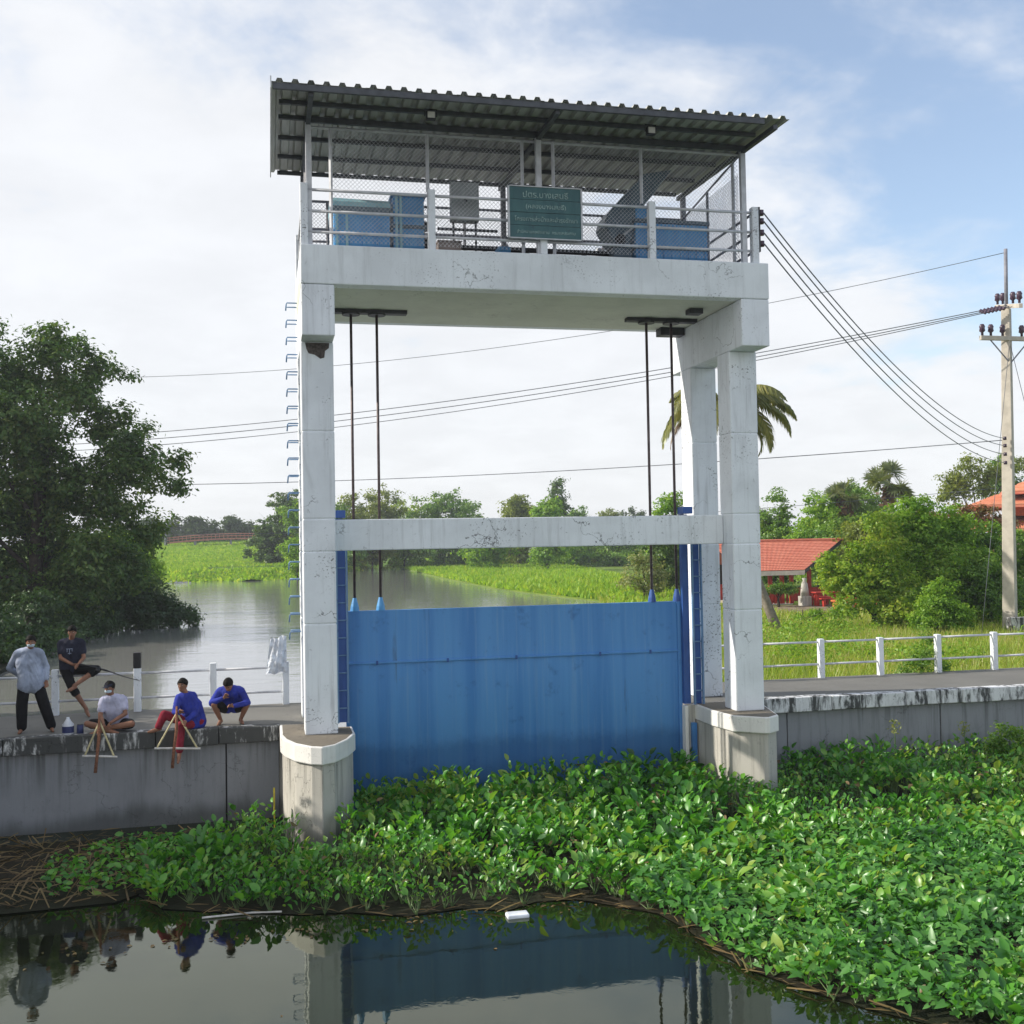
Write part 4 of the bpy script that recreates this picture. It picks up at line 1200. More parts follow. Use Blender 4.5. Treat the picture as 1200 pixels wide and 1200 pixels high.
# ------------------------------------------------------------------ trees
T1 = [(-5.69, 8.65, .79), (-6.55, 7.99, 1.0), (-4.72, 8.3, .62), (-6.13, 6.62, 1.2), (-3.91, 8.03, .34), (-4.45, 6.63, .6), (-3.85, 7.05, .42), (-3.42, 5.59, .74), (-2.53, 5.7, .40), (-2.47, 4.95, .33), (-5.72, 4.67, 1.3), (-4.2, 4.54, .92), (-6.99, 4.34, 1.39), (-5.72, 3.07, 1.3), (-4.32, 3.16, 1.0), (-3.44, 3.61, .55), (-7.0, 2.31, 1.28), (-5.19, 1.92, .97), (-8.23, 7.06, 1.86), (-8.65, 4.36, 2.09), (-7.81, 8.65, 1.16), (-2.99, 4.07, .35), (-3.52, 6.64, .28), (-3.9, 5.24, .5), (-3.77, 2.92, .58), (-5.69, 9.04, .44), (-5.04, 9.06, .3), (-9.5, 2.4, 1.6), (-7.6, .8, 1.2), (-5.9, .7, .8), (-4.9, 7.4, .66), (-5.4, 7.9, .7), (-4.05, 6.05, .7), (-3.6, 6.15, .5), (-6.2, 5.7, 1.1), (-4.8, 5.2, .85), (-3.1, 5.2, .5), (-4.6, 2.6, .9), (-3.6, 2.5, .6)]
KT = 58 / 31
tree('bank_tree', 'tall dark spreading tree on the left bank behind the standing man', (-11.6, 58.2, -.9), 16.5, [(x * KT, 58 + random.uniform(-2.2, 2.4), 3.3 + (z - 3.3) * KT, r * KT * 1.04) for x, z, r in T1], 125000, .25, 'leaf_dark', .34, twig=.27, shell=.6, lean=(.8, .2))
cl = [(-9.6, 61, 1.2, 1.9), (-8.0, 61.5, .9, 1.7), (-6.8, 62, .6, 1.45), (-5.7, 62.3, .2, 1.15), (-4.8, 62.3, -.25, .8), (-10.5, 60, 2.4, 1.5), (-8.9, 60, 2.6, 1.3), (-4.2, 62.4, -.7, .5), (-7.4, 61, 2.1, 1.1), (-6.2, 61.6, -.6, .9), (-7.4, 61.2, -.5, 1.0), (-5.2, 62, -.8, .6)]
tree('bank_bush', 'low dark bush leaning over the water beyond the left bank tree', (-8.8, 62.2, -.9), 3.4, cl, 26000, .2, 'leaf_bush', .1, cat='bush', twig=.2)
cl = [(-9.4, 44, -.5, .8), (-9.2, 47, -.4, .9), (-9.0, 50, -.5, .85), (-8.9, 53, -.4, 1.0), (-8.7, 56, -.4, 1.0), (-8.4, 59, -.5, 1.0), (-10.5, 46, .2, 1.2), (-10.2, 52, .4, 1.4), (-11.5, 43, .3, 1.4), (-12.5, 48, .8, 1.8), (-10.0, 57, .6, 1.5), (-10.4, 40, -.4, .9)]
tree('undergrowth', 'dark undergrowth along the waterline under the left bank tree', (-10.5, 49, -.9), 2.4, cl, 30000, .17, 'leaf_bush', .05, cat='bush', twig=.16)
cl = [(-8.6, 74, 2.9, 1.4), (-7.8, 75, 1.7, 1.3), (-9.8, 74, 1.2, 1.6), (-8.0, 74.5, 3.9, .8), (-9.4, 74, 4.2, 1.1)]
tree('willowy_bush', 'light green bush between the dark left tree and the far footbridge', (-9.3, 75, -.9), 5.0, cl, 7000, .22, 'leaf_bright', .08, cat='bush', twig=.2)
# thicket on the left bank outside the picture, whose shade falls on the people
for i, (x, y, h, r_) in enumerate([(-10.4, 24.6, 6.4, 3.4), (-9.4, 18.4, 6.2, 3.5), (-13.5, 29.5, 8, 3.8), (-14.8, 21.8, 8.2, 4.2)]):
    b = (x, y, -.9)
    tree('thicket_tree', ['dark thicket tree nearest the left end of the walkway', 'dark thicket tree leaning over the canal below the dam wall', 'dark thicket tree on the river side of the walkway', 'dark thicket tree farthest left from the people'][i], b, h, auto_clumps(b, h, r_, .12, 16), 15000, .3, 'leaf_dark', .2, 'trees of the left bank thicket', twig=.25)
def simple(label, x, y, h, r_, mat, n, leaf, group, z=-.9, low=.15, name='tree', cat='tree', k=11, twig=None):
    b = (x, y, z)
    return tree(name, label, b, h, auto_clumps(b, h, r_, low, k, 1.28 if low < .1 else 1.1), int(n * 2.3), leaf, mat, max(.06, h * .02), group, cat, twig=leaf * .9 if twig is None else twig)
FAR = 'hazy trees behind the far footbridge'
for lab, x, y, h, r_, z in (('hazy tree half hidden by the dark left tree', -23.2, 276, 12.0, 4.6, 0), ('hazy tree above the left end of the footbridge', -17.8, 275, 11.6, 3.6, 0), ('low hazy tree above the footbridge middle', -14, 280, 9.9, 3.0, 0),
                            ('round hazy tree over the footbridge', -9.3, 278, 11.2, 3.4, 0), ('hazy tree nearest the big round tree', -5.0, 282, 9.8, 3.2, 0), ('hazy tree just left of the tower column', -1.0, 290, 10.0, 4, 0), ('hazy tree seen through the left tree leaves', -29, 280, 12, 5, 0)):
    simple(lab, x, y, h, r_, 'leaf_far', 1700, .75, FAR, z)
cl = [(-1.2, 150, 2.6, 2.6), (1.0, 150, 5.4, 3.4), (3.2, 151, 8.2, 3.6), (1.2, 149.5, 1.6, 2.9), (4.4, 150, 3.6, 3.8), (6.5, 151, 6.5, 4), (-.6, 150, 4.6, 2.2), (2.0, 150, 9.2, 2.2)]
cl = [(x * 1.3, 45 + y * .97 + 5, 3.3 + (z - 3.3) * 1.3, r * 1.3) for x, y, z, r in cl]
tree('tree', 'big round dark tree just left of the tower column', (2, 196, -.9), 15.6, cl, 28000, .45, 'leaf_dark', .25, twig=.3)
simple('tree behind the left tower column', 5.5, 165, 12.3, 4.4, 'leaf_mid', 6000, .42, None, low=.06)
simple('light bush at the foot of the big round tree', 3.4, 143, 5.6, 2.2, 'leaf_bright', 2400, .34, None, low=.0, name='bush', cat='bush')
MID = 'trees along the far right bank'
for lab, x, y, h, r_, mat in (('olive tree just right of the left rods', 14.4, 190, 14.2, 5.6, 'leaf_olive'), ('tallest olive tree between the rods', 19.9, 200, 16.2, 5.6, 'leaf_olive'), ('yellowish tree right of the tallest olive tree', 26, 205, 15.2, 6, 'leaf_yellow'),
                              ('green tree over the middle of the far bank', 31.5, 200, 14.4, 6, 'leaf_mid'), ('low tree ending the left group', 38.3, 210, 13.2, 5.6, 'leaf_mid'), ('olive tree left of the pointed crown', 41.3, 180, 12.6, 3.7, 'leaf_olive'),
                              ('tree with a pointed dark crown', 51, 190, 16.0, 3.0, 'leaf_dark'), ('bright tree under the pointed crown', 38.6, 150, 11.0, 3.0, 'leaf_bright'), ('low far tree right of the pointed crown', 61, 210, 11.6, 3.6, 'leaf_mid'),
                              ('low olive tree in the far gap', 73.8, 230, 12, 4.8, 'leaf_olive'), ('low dark tree in the far gap', 77, 220, 11.8, 4.4, 'leaf_far'), ('dark tree behind the left rods', 9.5, 185, 12.6, 4.2, 'leaf_mid'), ('green tree filling the far gap', 67, 235, 11.6, 5, 'leaf_mid')):
    simple(lab, x, y, h, r_, mat, 3600, .5, MID, low=.02, k=14)
for i, (x, y, h, r_, mat, lab) in enumerate([(12, 180, 7, 4.5, 'leaf_mid', 'low bush under the dark tree behind the left rods'), (17, 186, 8, 5, 'leaf_olive', 'low olive bush under the tallest olive tree'), (23, 190, 9, 5, 'leaf_bright', 'bright bush between the olive and yellowish trees'),
        (28.5, 188, 8.5, 5, 'leaf_mid', 'low bush under the yellowish far tree'), (34.5, 190, 9.5, 5, 'leaf_mid', 'rounded bush below the middle far trees'), (40, 192, 7.5, 5, 'leaf_olive', 'olive bush under the low end tree'), (46, 182, 11.5, 4.5, 'leaf_mid', 'tree between the olive tree and the pointed crown'),
        (47.5, 172, 6, 5, 'leaf_bright', 'bright low bush under the pointed crown'), (54, 186, 8, 5, 'leaf_mid', 'green bush right of the pointed crown'), (60, 195, 9, 5.5, 'leaf_olive', 'olive bush in the right far gap'), (67, 205, 9.5, 6, 'leaf_mid', 'green bush left of the bright right tree'), (33, 165, 6.5, 5, 'leaf_bright', 'bright bush low over the river plants'), (56, 170, 5.5, 5, 'leaf_mid', 'small green bush low in the right gap'), (64, 180, 6, 5.5, 'leaf_bright', 'bright spreading bush low in the right gap')]):
    simple(lab, x, y, h, r_, mat, 2600, .46, 'bushes along the far right bank', low=-.05, k=14, name='bush', cat='bush')
NEAR = 'trees behind the right tower column and pavilion'
for lab, x, y, h, r_, mat, n in (('bright tree beside the right lifting rods', 32.6, 85, 8.8, 2.3, 'leaf_bright', 5000), ('dark low tree under the right rods', 34.5, 90, 5.5, 2.6, 'leaf_mid', 3000),
                                 ('mango tree left above the pavilion roof', 41.8, 85, 8.6, 2.7, 'leaf_mid', 6500), ('round mango tree above the pavilion roof', 43.2, 80, 8.3, 3.1, 'leaf_bright', 8000), ('dense tree right above the pavilion roof', 50.7, 88, 9.4, 3.4, 'leaf_mid', 7000),
                                 ('tree left of the fan palm', 53.5, 92, 9.8, 2.8, 'leaf_dark', 5000), ('tree over the pavilion roof ridge', 42.4, 75, 6.6, 3.0, 'leaf_mid', 7000), ('bushy tree below the fan palm', 50.5, 80, 7.0, 2.9, 'leaf_bright', 6000),
                                 ('small tree at the pavilion gable', 38.9, 66, 5.6, 2.3, 'leaf_olive', 5000), ('tree under the yellow banana plant', 58.5, 90, 7.6, 2.8, 'leaf_mid', 5000)):
    simple(lab, x, y, h, r_, mat, n, .26, NEAR, low=.04, k=14)
cl = [(66.3, 95, 8.6, 1.5), (68.2, 95, 9.9, 1.5), (70.2, 95, 9.2, 1.4), (67.2, 95, 7.4, 1.3), (71.8, 95, 9.7, 1.2), (73.4, 95, 10.2, 1.0), (69.4, 95, 7.8, 1.2), (65.6, 95, 7.2, 1.0)]
tree('tree', 'tall airy tree behind the orange roofed hall', (68.6, 95, -.9), 11.8, cl, 5200, .3, 'leaf_olive', .2, twig=.3)
cl = [(75.5, 100, 9.8, 1.7), (77, 100, 8.2, 1.8), (74.5, 100, 7.9, 1.4), (76, 100, 11, 1.0)]
tree('tree', 'tall tree at the right edge behind the utility pole', (76, 100, -.9), 12, cl, 4200, .3, 'leaf_mid', .2, twig=.3)
# the big bush group right of the pavilion
cl = [(24.4, 43.4, 1.3, .9), (24.0, 43.6, 2.2, .5), (26.4, 43.4, 3.7, .8), (25.0, 43, 1.7, 1.0), (26.0, 42.6, 2.6, .95), (25.6, 42.5, .8, 1.1), (26.6, 42.5, 1.5, 1.0), (24.7, 42.8, .5, .7), (26.9, 43, 3.0, .7), (25.2, 43, 2.6, .6), (26.2, 42, -.1, .9)]
tree('bush', 'yellowish leafy bush right of the pavilion tables', (25.8, 43, -.9), 4.4, cl, 15000, .17, 'leaf_yellow', .1, cat='bush', twig=.15)
cl = [(28.6, 44, 3.4, 1.1), (29.9, 44, 3.2, 1.1), (27.9, 43.6, 2.2, 1.1), (29.4, 43.2, 1.9, 1.25), (30.8, 43.8, 2.1, 1.2), (28.7, 43, .7, 1.2), (30.3, 43, .6, 1.2), (27.6, 44.2, 3.9, .9), (28.6, 44, 4.4, .9), (30.6, 44, 3.9, 1.0), (27.4, 43.6, 3.0, 1.0)]
tree('bush', 'large bright green bush left of the utility pole', (29.2, 44, -.9), 5.4, cl, 22000, .18, 'leaf_bright', .12, cat='bush', twig=.16)
cl = [(32.3, 46, 3.3, 1.2), (33.8, 46, 2.8, 1.3), (32.6, 45.6, 1.6, 1.3), (34.5, 46, 1.2, 1.4), (31.8, 45.5, .4, 1.1), (36, 46, 2.2, 1.5)]
tree('bush', 'dark bush behind the utility pole', (33.3, 46, -.9), 5, cl, 16000, .19, 'leaf_mid', .12, cat='bush', twig=.16)
cl = [(30.9, 42, .3, 1.0), (31.8, 42.4, .8, 1.0), (30.4, 42.4, 1.2, .9), (32.8, 43, .4, 1.0), (31.4, 42.6, 1.9, .8)]
tree('bush', 'leafy bush at the foot of the utility pole', (31.2, 42.4, -.9), 3, cl, 11000, .16, 'leaf_mid', .08, cat='bush', twig=.15)
cl = [(24.6, 47.5, -.6, .35), (23.4, 48, -.65, .3), (25.6, 48, -.5, .45), (26.6, 47, -.3, .6)]
tree('low_shrubs', 'low tangled shrubs in front of the red picnic tables', (24.8, 47.6, -.9), 1.2, cl, 3000, .13, 'leaf_bright', .04, cat='shrub', twig=.14)
cl = [(26.6, 39.6, .5, .8), (27.2, 39.4, -.1, .9), (26.0, 39.6, -.2, .7), (26.9, 39.6, 1.2, .5)]
tree('bush', 'small fresh green bush before the large bright bush', (26.6, 39.6, -.9), 2.4, cl, 8000, .13, 'leaf_bright', .06, cat='bush', twig=.12)
cl = [(35.3, 52, 4.0, .8), (36.6, 52, 4.4, .8), (38, 52, 4.2, .8), (34.3, 52, 4.3, .5), (39.2, 52, 3.6, .9)]
tree('reddish_bush', 'reddish leafed bush top in front of the orange roofed hall', (36.6, 52, -.9), 5.2, cl, 4200, .2, 'leaf_red', .1, cat='bush', twig=.16)
cl = [(24.6, 70, 1.8, .9), (25.6, 70, 1.2, .9), (24.0, 70, .6, 1.0), (25.2, 69.6, .2, .9)]
tree('flowering_bush', 'pale flowering bush above the gate near the right rods', (24.8, 70, -.9), 3.4, cl, 3400, .2, 'leaf_pale', .08, cat='bush', twig=.2)
cl = [(27.5, 76, 2.4, 1.6), (29.5, 77, 2.2, 1.7), (31.5, 78, 2.6, 1.7), (28.4, 76, .8, 1.6), (30.6, 76, .6, 1.6), (33, 80, 1.6, 2)]
tree('bush', 'dark hedge behind the pale flowering bush', (30, 77, -.9), 4.4, cl, 8000, .26, 'leaf_dark', .1, cat='bush', twig=.24)

# ------------------------------------------------------------------ palms
def feather_frond(base, az, el, L, droop, mat, width=1.0, n=60, twist=0.):
    """Arching midrib with paired hanging leaflets."""
    g = G(); pts = []
    p = Vector(base); e = el
    step = L / 12
    for i in range(13):
        pts.append(p.copy())
        d = Vector((math.cos(az) * math.cos(e), math.sin(az) * math.cos(e), math.sin(e)))
        p = p + d * step; e -= droop / 12 * (1 + i * .09)
    g.tube(pts, [.045 * (1 - i / 13.5) for i in range(13)], 5)
    side = Vector((-math.sin(az), math.cos(az), 0))
    for i in range(n):
        t = .12 + .88 * i / (n - 1)
        k = min(11, int(t * 12)); q = pts[k].lerp(pts[k + 1], t * 12 - k)
        d = (pts[k + 1] - pts[k]).normalized()
        ll = width * math.sin(PI * min(.97, .16 + .8 * t)) * random.uniform(.8, 1.1)
        for s in (-1, 1):
            o = (side * s * .55 + d * .55 + Vector((0, 0, -.75 - .4 * t))).normalized()
            m_ = q + (side * s * .6 + d * .5 + Vector((0, 0, -.15))).normalized() * ll * .5
            e_ = m_ + o * ll * .55
            w = d * .05
            g.add([q - w * .6, q + w * .6, m_ + w, m_ - w, e_], [(0, 1, 2, 3), (3, 2, 4)])
    return g
def coconut():
    r = thing('coconut_palm', 'coconut palm with drooping fronds behind the right tower column', 'palm', (21.2, 43, -.95))
    g = G(); tr = [(21.35, 43, -1.1), (20.9, 43, .1), (20.3, 43, 1.6), (19.6, 43, 4.2), (19.15, 43, 6.8), (18.97, 43, 8.95)]
    g.tube(tr, [.27, .21, .18, .16, .15, .17], 10).build('trunk', M['barkpalm'], r, smooth=True)
    top = (18.97, 43, 9.05)
    spec = [(0.02, .5, 3.9, 1.15, 'frond'), (.25, .15, 3.8, 1.4, 'frond'), (-.12, .32, 3.8, 1.3, 'frond'), (PI + .05, .12, 3.9, 1.2, 'frond'), (.1, .8, 3.7, 1.5, 'frond'), (-.25, -.2, 3.1, 1.35, 'frond'), (.5, -.55, 2.9, .9, 'frond_dry'), (PI, .35, 3.5, 1.45, 'frond'), (PI - .35, .0, 3.4, 1.2, 'frond_dry'), (PI + .3, .7, 3.3, 1.5, 'frond'),
            (1.5, .5, 3.2, 1.4, 'frond'), (-1.5, .3, 3.2, 1.4, 'frond'), (2.3, .9, 3.0, 1.3, 'frond'), (.8, .85, 3.1, 1.2, 'frond'), (-.8, .75, 3.2, 1.3, 'frond'), (-2.2, .2, 3.2, 1.4, 'frond'), (-.1, -.75, 2.6, .6, 'frond')]
    for az, el, L, dr, mt in spec:
        feather_frond(top, az, el, L, dr, mt).build('frond', M[mt], r)
    for k in range(5):
        a = k * 1.3
        G().ball((18.97 + .28 * math.cos(a), 43 + .28 * math.sin(a), 8.45), .14, 8, 6).build('coconut', M['frond_dry'], r, smooth=True)
coconut()
def fan_palm(x, y, z0, zc, R, label):
    r = thing('fan_palm', label, 'palm', (x, y, z0))
    G().tube([(x, y, z0), (x + .1, y, (z0 + zc) / 2), (x, y, zc)], [.36, .26, .30], 10).build('trunk', M['barkpalm'], r, smooth=True)
    for k in range(20):
        az = k * 2.4; el = -.6 + 1.9 * ((k * .618) % 1)
        el = -.75 + 1.95 * ((k * .618) % 1)
        d = Vector((math.cos(az) * math.cos(el), math.sin(az) * math.cos(el), math.sin(el)))
        c = Vector((x, y, zc)) + d * R * .5
        g = G(); g.tube([(x, y, zc), c], [.05, .03], 5)
        s = d.cross(Vector((0, 0, 1))).normalized(); u = s.cross(d)
        tw = random.uniform(-1.1, 1.1); s, u = s * math.cos(tw) + u * math.sin(tw), u * math.cos(tw) - s * math.sin(tw)
        m_ = 19
        for i in range(m_):
            a = (i / (m_ - 1) - .5) * 4.4
            o = (d * math.cos(a) + s * math.sin(a)); n_ = u * .05
            e = c + o * R * .55 + u * random.uniform(-.35, .3) - Vector((0, 0, .12))
            w = (s * math.cos(a) - d * math.sin(a)) * R * .034
            mm = c + o * R * .3
            g.add([c, mm + w + n_, e, mm - w - n_], [(0, 1, 2, 3)])
        g.build('frond', M['fan'], r)
    # skirt of dry leaf bases
    n = 120
    p = np.stack([x + RNG.normal(size=n) * .28, y + RNG.normal(size=n) * .28, zc - .2 - 1.6 * RNG.random(n)], 1)
    scatter('leaf_skirt', LEAF_V, LEAF_F, p, frames(RNG.normal(size=(n, 3)) + np.array([0, 0, -.3])), .5 + .3 * RNG.random(n), M['frond_dry'], r)
fan_palm(46.6, 75, -.9, 7.35, 2.1, 'fan palm with a shaggy trunk standing above the right trees')
fan_palm(45.0, 79, -.9, 6.6, 1.6, 'smaller fan palm half hidden left of the shaggy fan palm')
def banana():
    r = thing('banana_plant', 'yellow leaved banana plant left of the orange roofed hall', 'plant', (40.95, 60, -.9))
    G().tube([(40.95, 60, -.9), (40.95, 60, 3.4)], [.16, .1], 8).build('stem', M['stalk'], r, smooth=True)
    for k in range(9):
        az = k * 2.2; el = random.uniform(.3, 1.2); L = random.uniform(1.3, 1.9)
        p = Vector((40.95, 60, 3.3)); pts = []; e = el
        for i in range(8):
            pts.append(p.copy()); p = p + Vector((math.cos(az) * math.cos(e), math.sin(az) * math.cos(e), math.sin(e))) * L / 7; e -= .22
        s = Vector((-math.sin(az), math.cos(az), 0)); g = G(); vs = []
        for i, q_ in enumerate(pts):
            w = .26 * math.sin(PI * min(.98, .1 + i / 7.6)); vs += [q_ + s * w - Vector((0, 0, w * .3)), q_, q_ - s * w - Vector((0, 0, w * .3))]
        fs = []
        for i in range(7):
            a = i * 3; fs += [(a, a + 1, a + 4, a + 3), (a + 1, a + 2, a + 5, a + 4)]
        g.add(vs, fs); g.build('leaf', M['leaf_banana'], r)
banana()

# ------------------------------------------------------------------ buildings on the right bank
def pavilion():
    r = thing('pavilion', 'open red pavilion with faded red tiled roof behind the white railing', 'pavilion', (30, 66, -.95))
    x0, x1, y0, y1 = 28.0, 32.5, 62, 70
    ez, ridge = 1.26, 3.05
    G().box(x0 + .6, x1 - .5, y0 + .6, y1 - .6, -1.2, -.84).build('floor_slab', M['cream'], r, bevel=.03)
    # tiled roof built as courses of stepped tiles, one object a course
    n = 18
    for k in range(n):
        t0, t1 = k / n, (k + 1) / n
        ya, yb = y0 + (y1 - y0) / 2 * t0, y0 + (y1 - y0) / 2 * t1
        za, zb = ez + (ridge - ez) * t0, ez + (ridge - ez) * t1
        ra, rb = x1 + 4.9 * t0, x1 + 4.9 * t1      # the gable leans out toward the ridge
        g = G(); m_ = 46
        xs = [x0 + (ra - x0) * i / m_ for i in range(m_ + 1)]; xb = [x0 + (rb - x0) * i / m_ for i in range(m_ + 1)]
        vs = [(x, ya - .05, za + .045 + .018 * math.sin(i * PI)) for i, x in enumerate(xs)]
        vs = [(x, ya - .05, za + .03 + (.012 if i % 2 else 0)) for i, x in enumerate(xs)] + [(x, yb, zb + .01 + (.012 if i % 2 else 0)) for i, x in enumerate(xb)] + [(x, ya - .05, za + .0) for x in xs]
        w = m_ + 1
        g.add(vs, [(i, i + 1, w + i + 1, w + i) for i in range(m_)] + [(2 * w + i, 2 * w + i + 1, i + 1, i) for i in range(m_)])
        g.build('tile_course', M['tile'], r)
    g = G(); g.add([(x0, (y0 + y1) / 2, ridge), (x1 + 4.9, (y0 + y1) / 2, ridge), (x1, y1, ez), (x0, y1, ez)], [(0, 1, 2, 3)]); g.build('rear_roof', M['tile'], r)
    g = G(); g.add([(x0, y0 + .02, ez - .02), (x1, y0 + .02, ez - .02), (x1 + 4.85, (y0 + y1) / 2, ridge - .05), (x0, (y0 + y1) / 2, ridge - .05)], [(0, 1, 2, 3)]); g.build('roof_underside', M['steel'], r)
    G().tube([(x0, (y0 + y1) / 2, ridge + .06), (x1 + 4.95, (y0 + y1) / 2, ridge + .06)], .1, 8).build('ridge_cap', M['tile'], r)
    G().box(x0, x1 - .02, y0 - .1, y0 - .04, ez - .30, ez - .03).build('fascia', M['cream'], r, bevel=.01)
    g = G(); g.add([(x1 - .02, y0 - .08, ez + .02), (x1 - .02, y0 - .08, ez - .2), (x1 + 4.9, (y0 + y1) / 2, ridge - .12), (x1 + 4.9, (y0 + y1) / 2, ridge + .1), (x1 + .04, y0 - .08, ez + .02), (x1 + .04, y0 - .08, ez - .2), (x1 + 4.96, (y0 + y1) / 2, ridge - .12), (x1 + 4.96, (y0 + y1) / 2, ridge + .1)], [(0, 1, 2, 3), (7, 6, 5, 4), (0, 4, 5, 1), (3, 2, 6, 7)]); g.build('barge_board', M['steel'], r)
    for x in (28.6, 30.55, 31.35, 32.0, 34.6, 36.2):
        for y in ((62.8, 69) if x < 34 else (65.4,)):
            h_ = ez - .05 if y == 62.8 else ez + .3
            G().box(x - .11, x + .11, y - .11, y + .11, -.84, h_).build('post', M['red'], r, bevel=.01)
    for a in (28.3, 30.35):
        for k in range(7):
            x = a + k * .27
            G().box(x - .06, x + .06, 62.78, 62.84, -.83, -.12).build('baluster', M['red'], r)
        G().box(a - .1, a + 1.75, 62.76, 62.86, -.118, -.04).build('hand_rail', M['red'], r)
    G().box(x0 + 1, x1 - 1, 68.6, 68.7, -.84, .2).build('back_wall', M['red'], r)
    G().box(28.3, 31.9, 63.6, 63.68, -.84, -.1).build('low_panel', M['red'], r)
    G().box(33.2, 35.9, 65.3, 65.38, -.84, .0).build('low_panel', M['red'], r)
    G().box(x0, x1 + .6, 69.4, 69.6, -.84, 1.5).build('rear_screen', M['bark'], r)
pavilion()
def picnic(x, y, s, label):
    r = thing('picnic_table', label, 'table', (x, y, -.9), 'red tables beside the pavilion')
    G().box(x - .7 * s, x + .7 * s, y - .35, y + .35, -.9 + .68 * s, -.9 + .75 * s).build('table_top', M['red'], r, bevel=.02)
    for dx in (-.5, .5):
        G().box(x + dx * s - .08, x + dx * s + .08, y - .2, y + .2, -.9, -.9 + .68 * s).build('leg', M['red'], r)
    for dy in (-.75, .75):
        b = G().box(x - .65 * s, x + .65 * s, y + dy - .15, y + dy + .15, -.9 + .38 * s, -.9 + .45 * s).build('bench', M['red'], r, bevel=.02)
        for dx in (-.45, .45):
            G().box(x + dx * s - .06, x + dx * s + .06, y + dy - .1, y + dy + .1, -.9, -.9 + .38 * s).build('bench_leg', M['red'], b)
picnic(33.0, 60.4, 1.15, 'red picnic table directly in front of the pavilion end post')
picnic(34.0, 58.5, 1.1, 'red picnic table nearest the yellowish bush')
r = thing('stone_stool', 'orange stool on the grass in front of the red picnic tables', 'stool', (31.6, 56.5, -.9), None)
G().cyl((31.6, 56.5, -.9), (31.6, 56.5, -.40), .22, .28, 12).build('stool_base', M['orange'], r, smooth=True); G().cyl((31.6, 56.5, -.40), (31.6, 56.5, -.32), .36, .36, 14).build('stool_seat', M['orange'], r)
r = thing('plant_stand', 'orange plant stand against the yellowish bush', 'stand', (33.0, 55, -.9))
for x in (32.75, 33.25): G().box(x - .06, x + .06, 54.95, 55.05, -.9, .35).build('frame_leg', M['orange'], r)
G().box(32.5, 33.5, 54.94, 55.06, .352, .45).build('frame_top', M['orange'], r)
cl = [(30.0, 60.6, .25, .55), (30.7, 60.6, .22, .5), (29.4, 60.6, .2, .5)]
tree('round_shrub', 'flat clipped shrub in front of the pavilion railing', (30, 60.6, -.9), 1.4, cl, 2600, .12, 'leaf_mid', .08, cat='shrub', twig=.1)
r = thing('garden_statue', 'pale grey statue on a stand before the pavilion', 'statue', (31.9, 60.9, -.9))
G().box(31.6, 32.2, 60.6, 61.2, -.9, -.3).build('plinth', M['pier'], r, bevel=.02)
G().tube([(31.9, 60.9, -.3), (31.9, 60.9, .1), (31.9, 60.9, .45), (31.9, 60.9, .62), (31.9, 60.9, .8)], [.28, .24, .2, .1, .14], 10).build('figure', M['pier'], r, smooth=True)
g = G(); g.add([(24, 57, -.893), (35, 55.5, -.893), (37, 61.8, -.893), (24, 61.8, -.893)], [(0, 1, 2, 3)]); struct(g.build('path', M['dirt']))
def temple():
    r = thing('temple_hall', 'hall with two tiers of orange tiled roofs behind the utility pole', 'building', (55.6, 78, -.9))
    r.rotation_euler.z = math.radians(-35)
    def tier(x0, x1, y0, y1, z0, z1, over, inset):
        n = 8
        for k in range(n):
            t0, t1 = k / n, (k + 1) / n
            a = [x0 + inset * t0, y0 + (y1 - y0) / 2 * t0, z0 + (z1 - z0) * t0]; b = [x0 + inset * t1, y0 + (y1 - y0) / 2 * t1, z0 + (z1 - z0) * t1]
            ax, bx = x1 - inset * t0, x1 - inset * t1
            ay, by = y1 - (y1 - y0) / 2 * t0, y1 - (y1 - y0) / 2 * t1
            g = G(); h = .06
            g.add([(a[0], a[1], a[2] + h), (ax, a[1], a[2] + h), (ax, ay, a[2] + h), (a[0], ay, a[2] + h), (b[0], b[1], b[2]), (bx, b[1], b[2]), (bx, by, b[2]), (b[0], by, b[2]),
                   (a[0], a[1], a[2]), (ax, a[1], a[2]), (ax, ay, a[2]), (a[0], ay, a[2])],
                  [(i, (i + 1) % 4, 4 + (i + 1) % 4, 4 + i) for i in range(4)] + [(8 + i, 8 + (i + 1) % 4, (i + 1) % 4, i) for i in range(4)])
            g.build('tile_course', M['tile2'], r)
        G().box(x0 + .02, x1 - .02, y0 + .02, y1 - .02, z0 - .22, z0 - .004).build('eave_board', M['tile'], r)
    tier(58.2, 78, 79.5, 90, 6.75, 9.2, 0, 5.0)
    tier(55.6, 80, 78, 92, 5.65, 6.72, 0, 2.4)
    tier(54.5, 82, 77, 94, 3.7, 4.75, 0, 2.4)
    G().box(58.6, 77, 81, 89, 4.76, 5.44).build('upper_wall', M['orange'], r)
    G().box(58, 78, 80.5, 91, -.9, 3.46).build('wall', M['cream'], r)
    for x in (57.2, 60, 63, 66, 69, 72):
        G().box(x - .2, x + .2, 78.6, 79.0, -.9, 3.47).build('column', M['orange'], r)
temple()
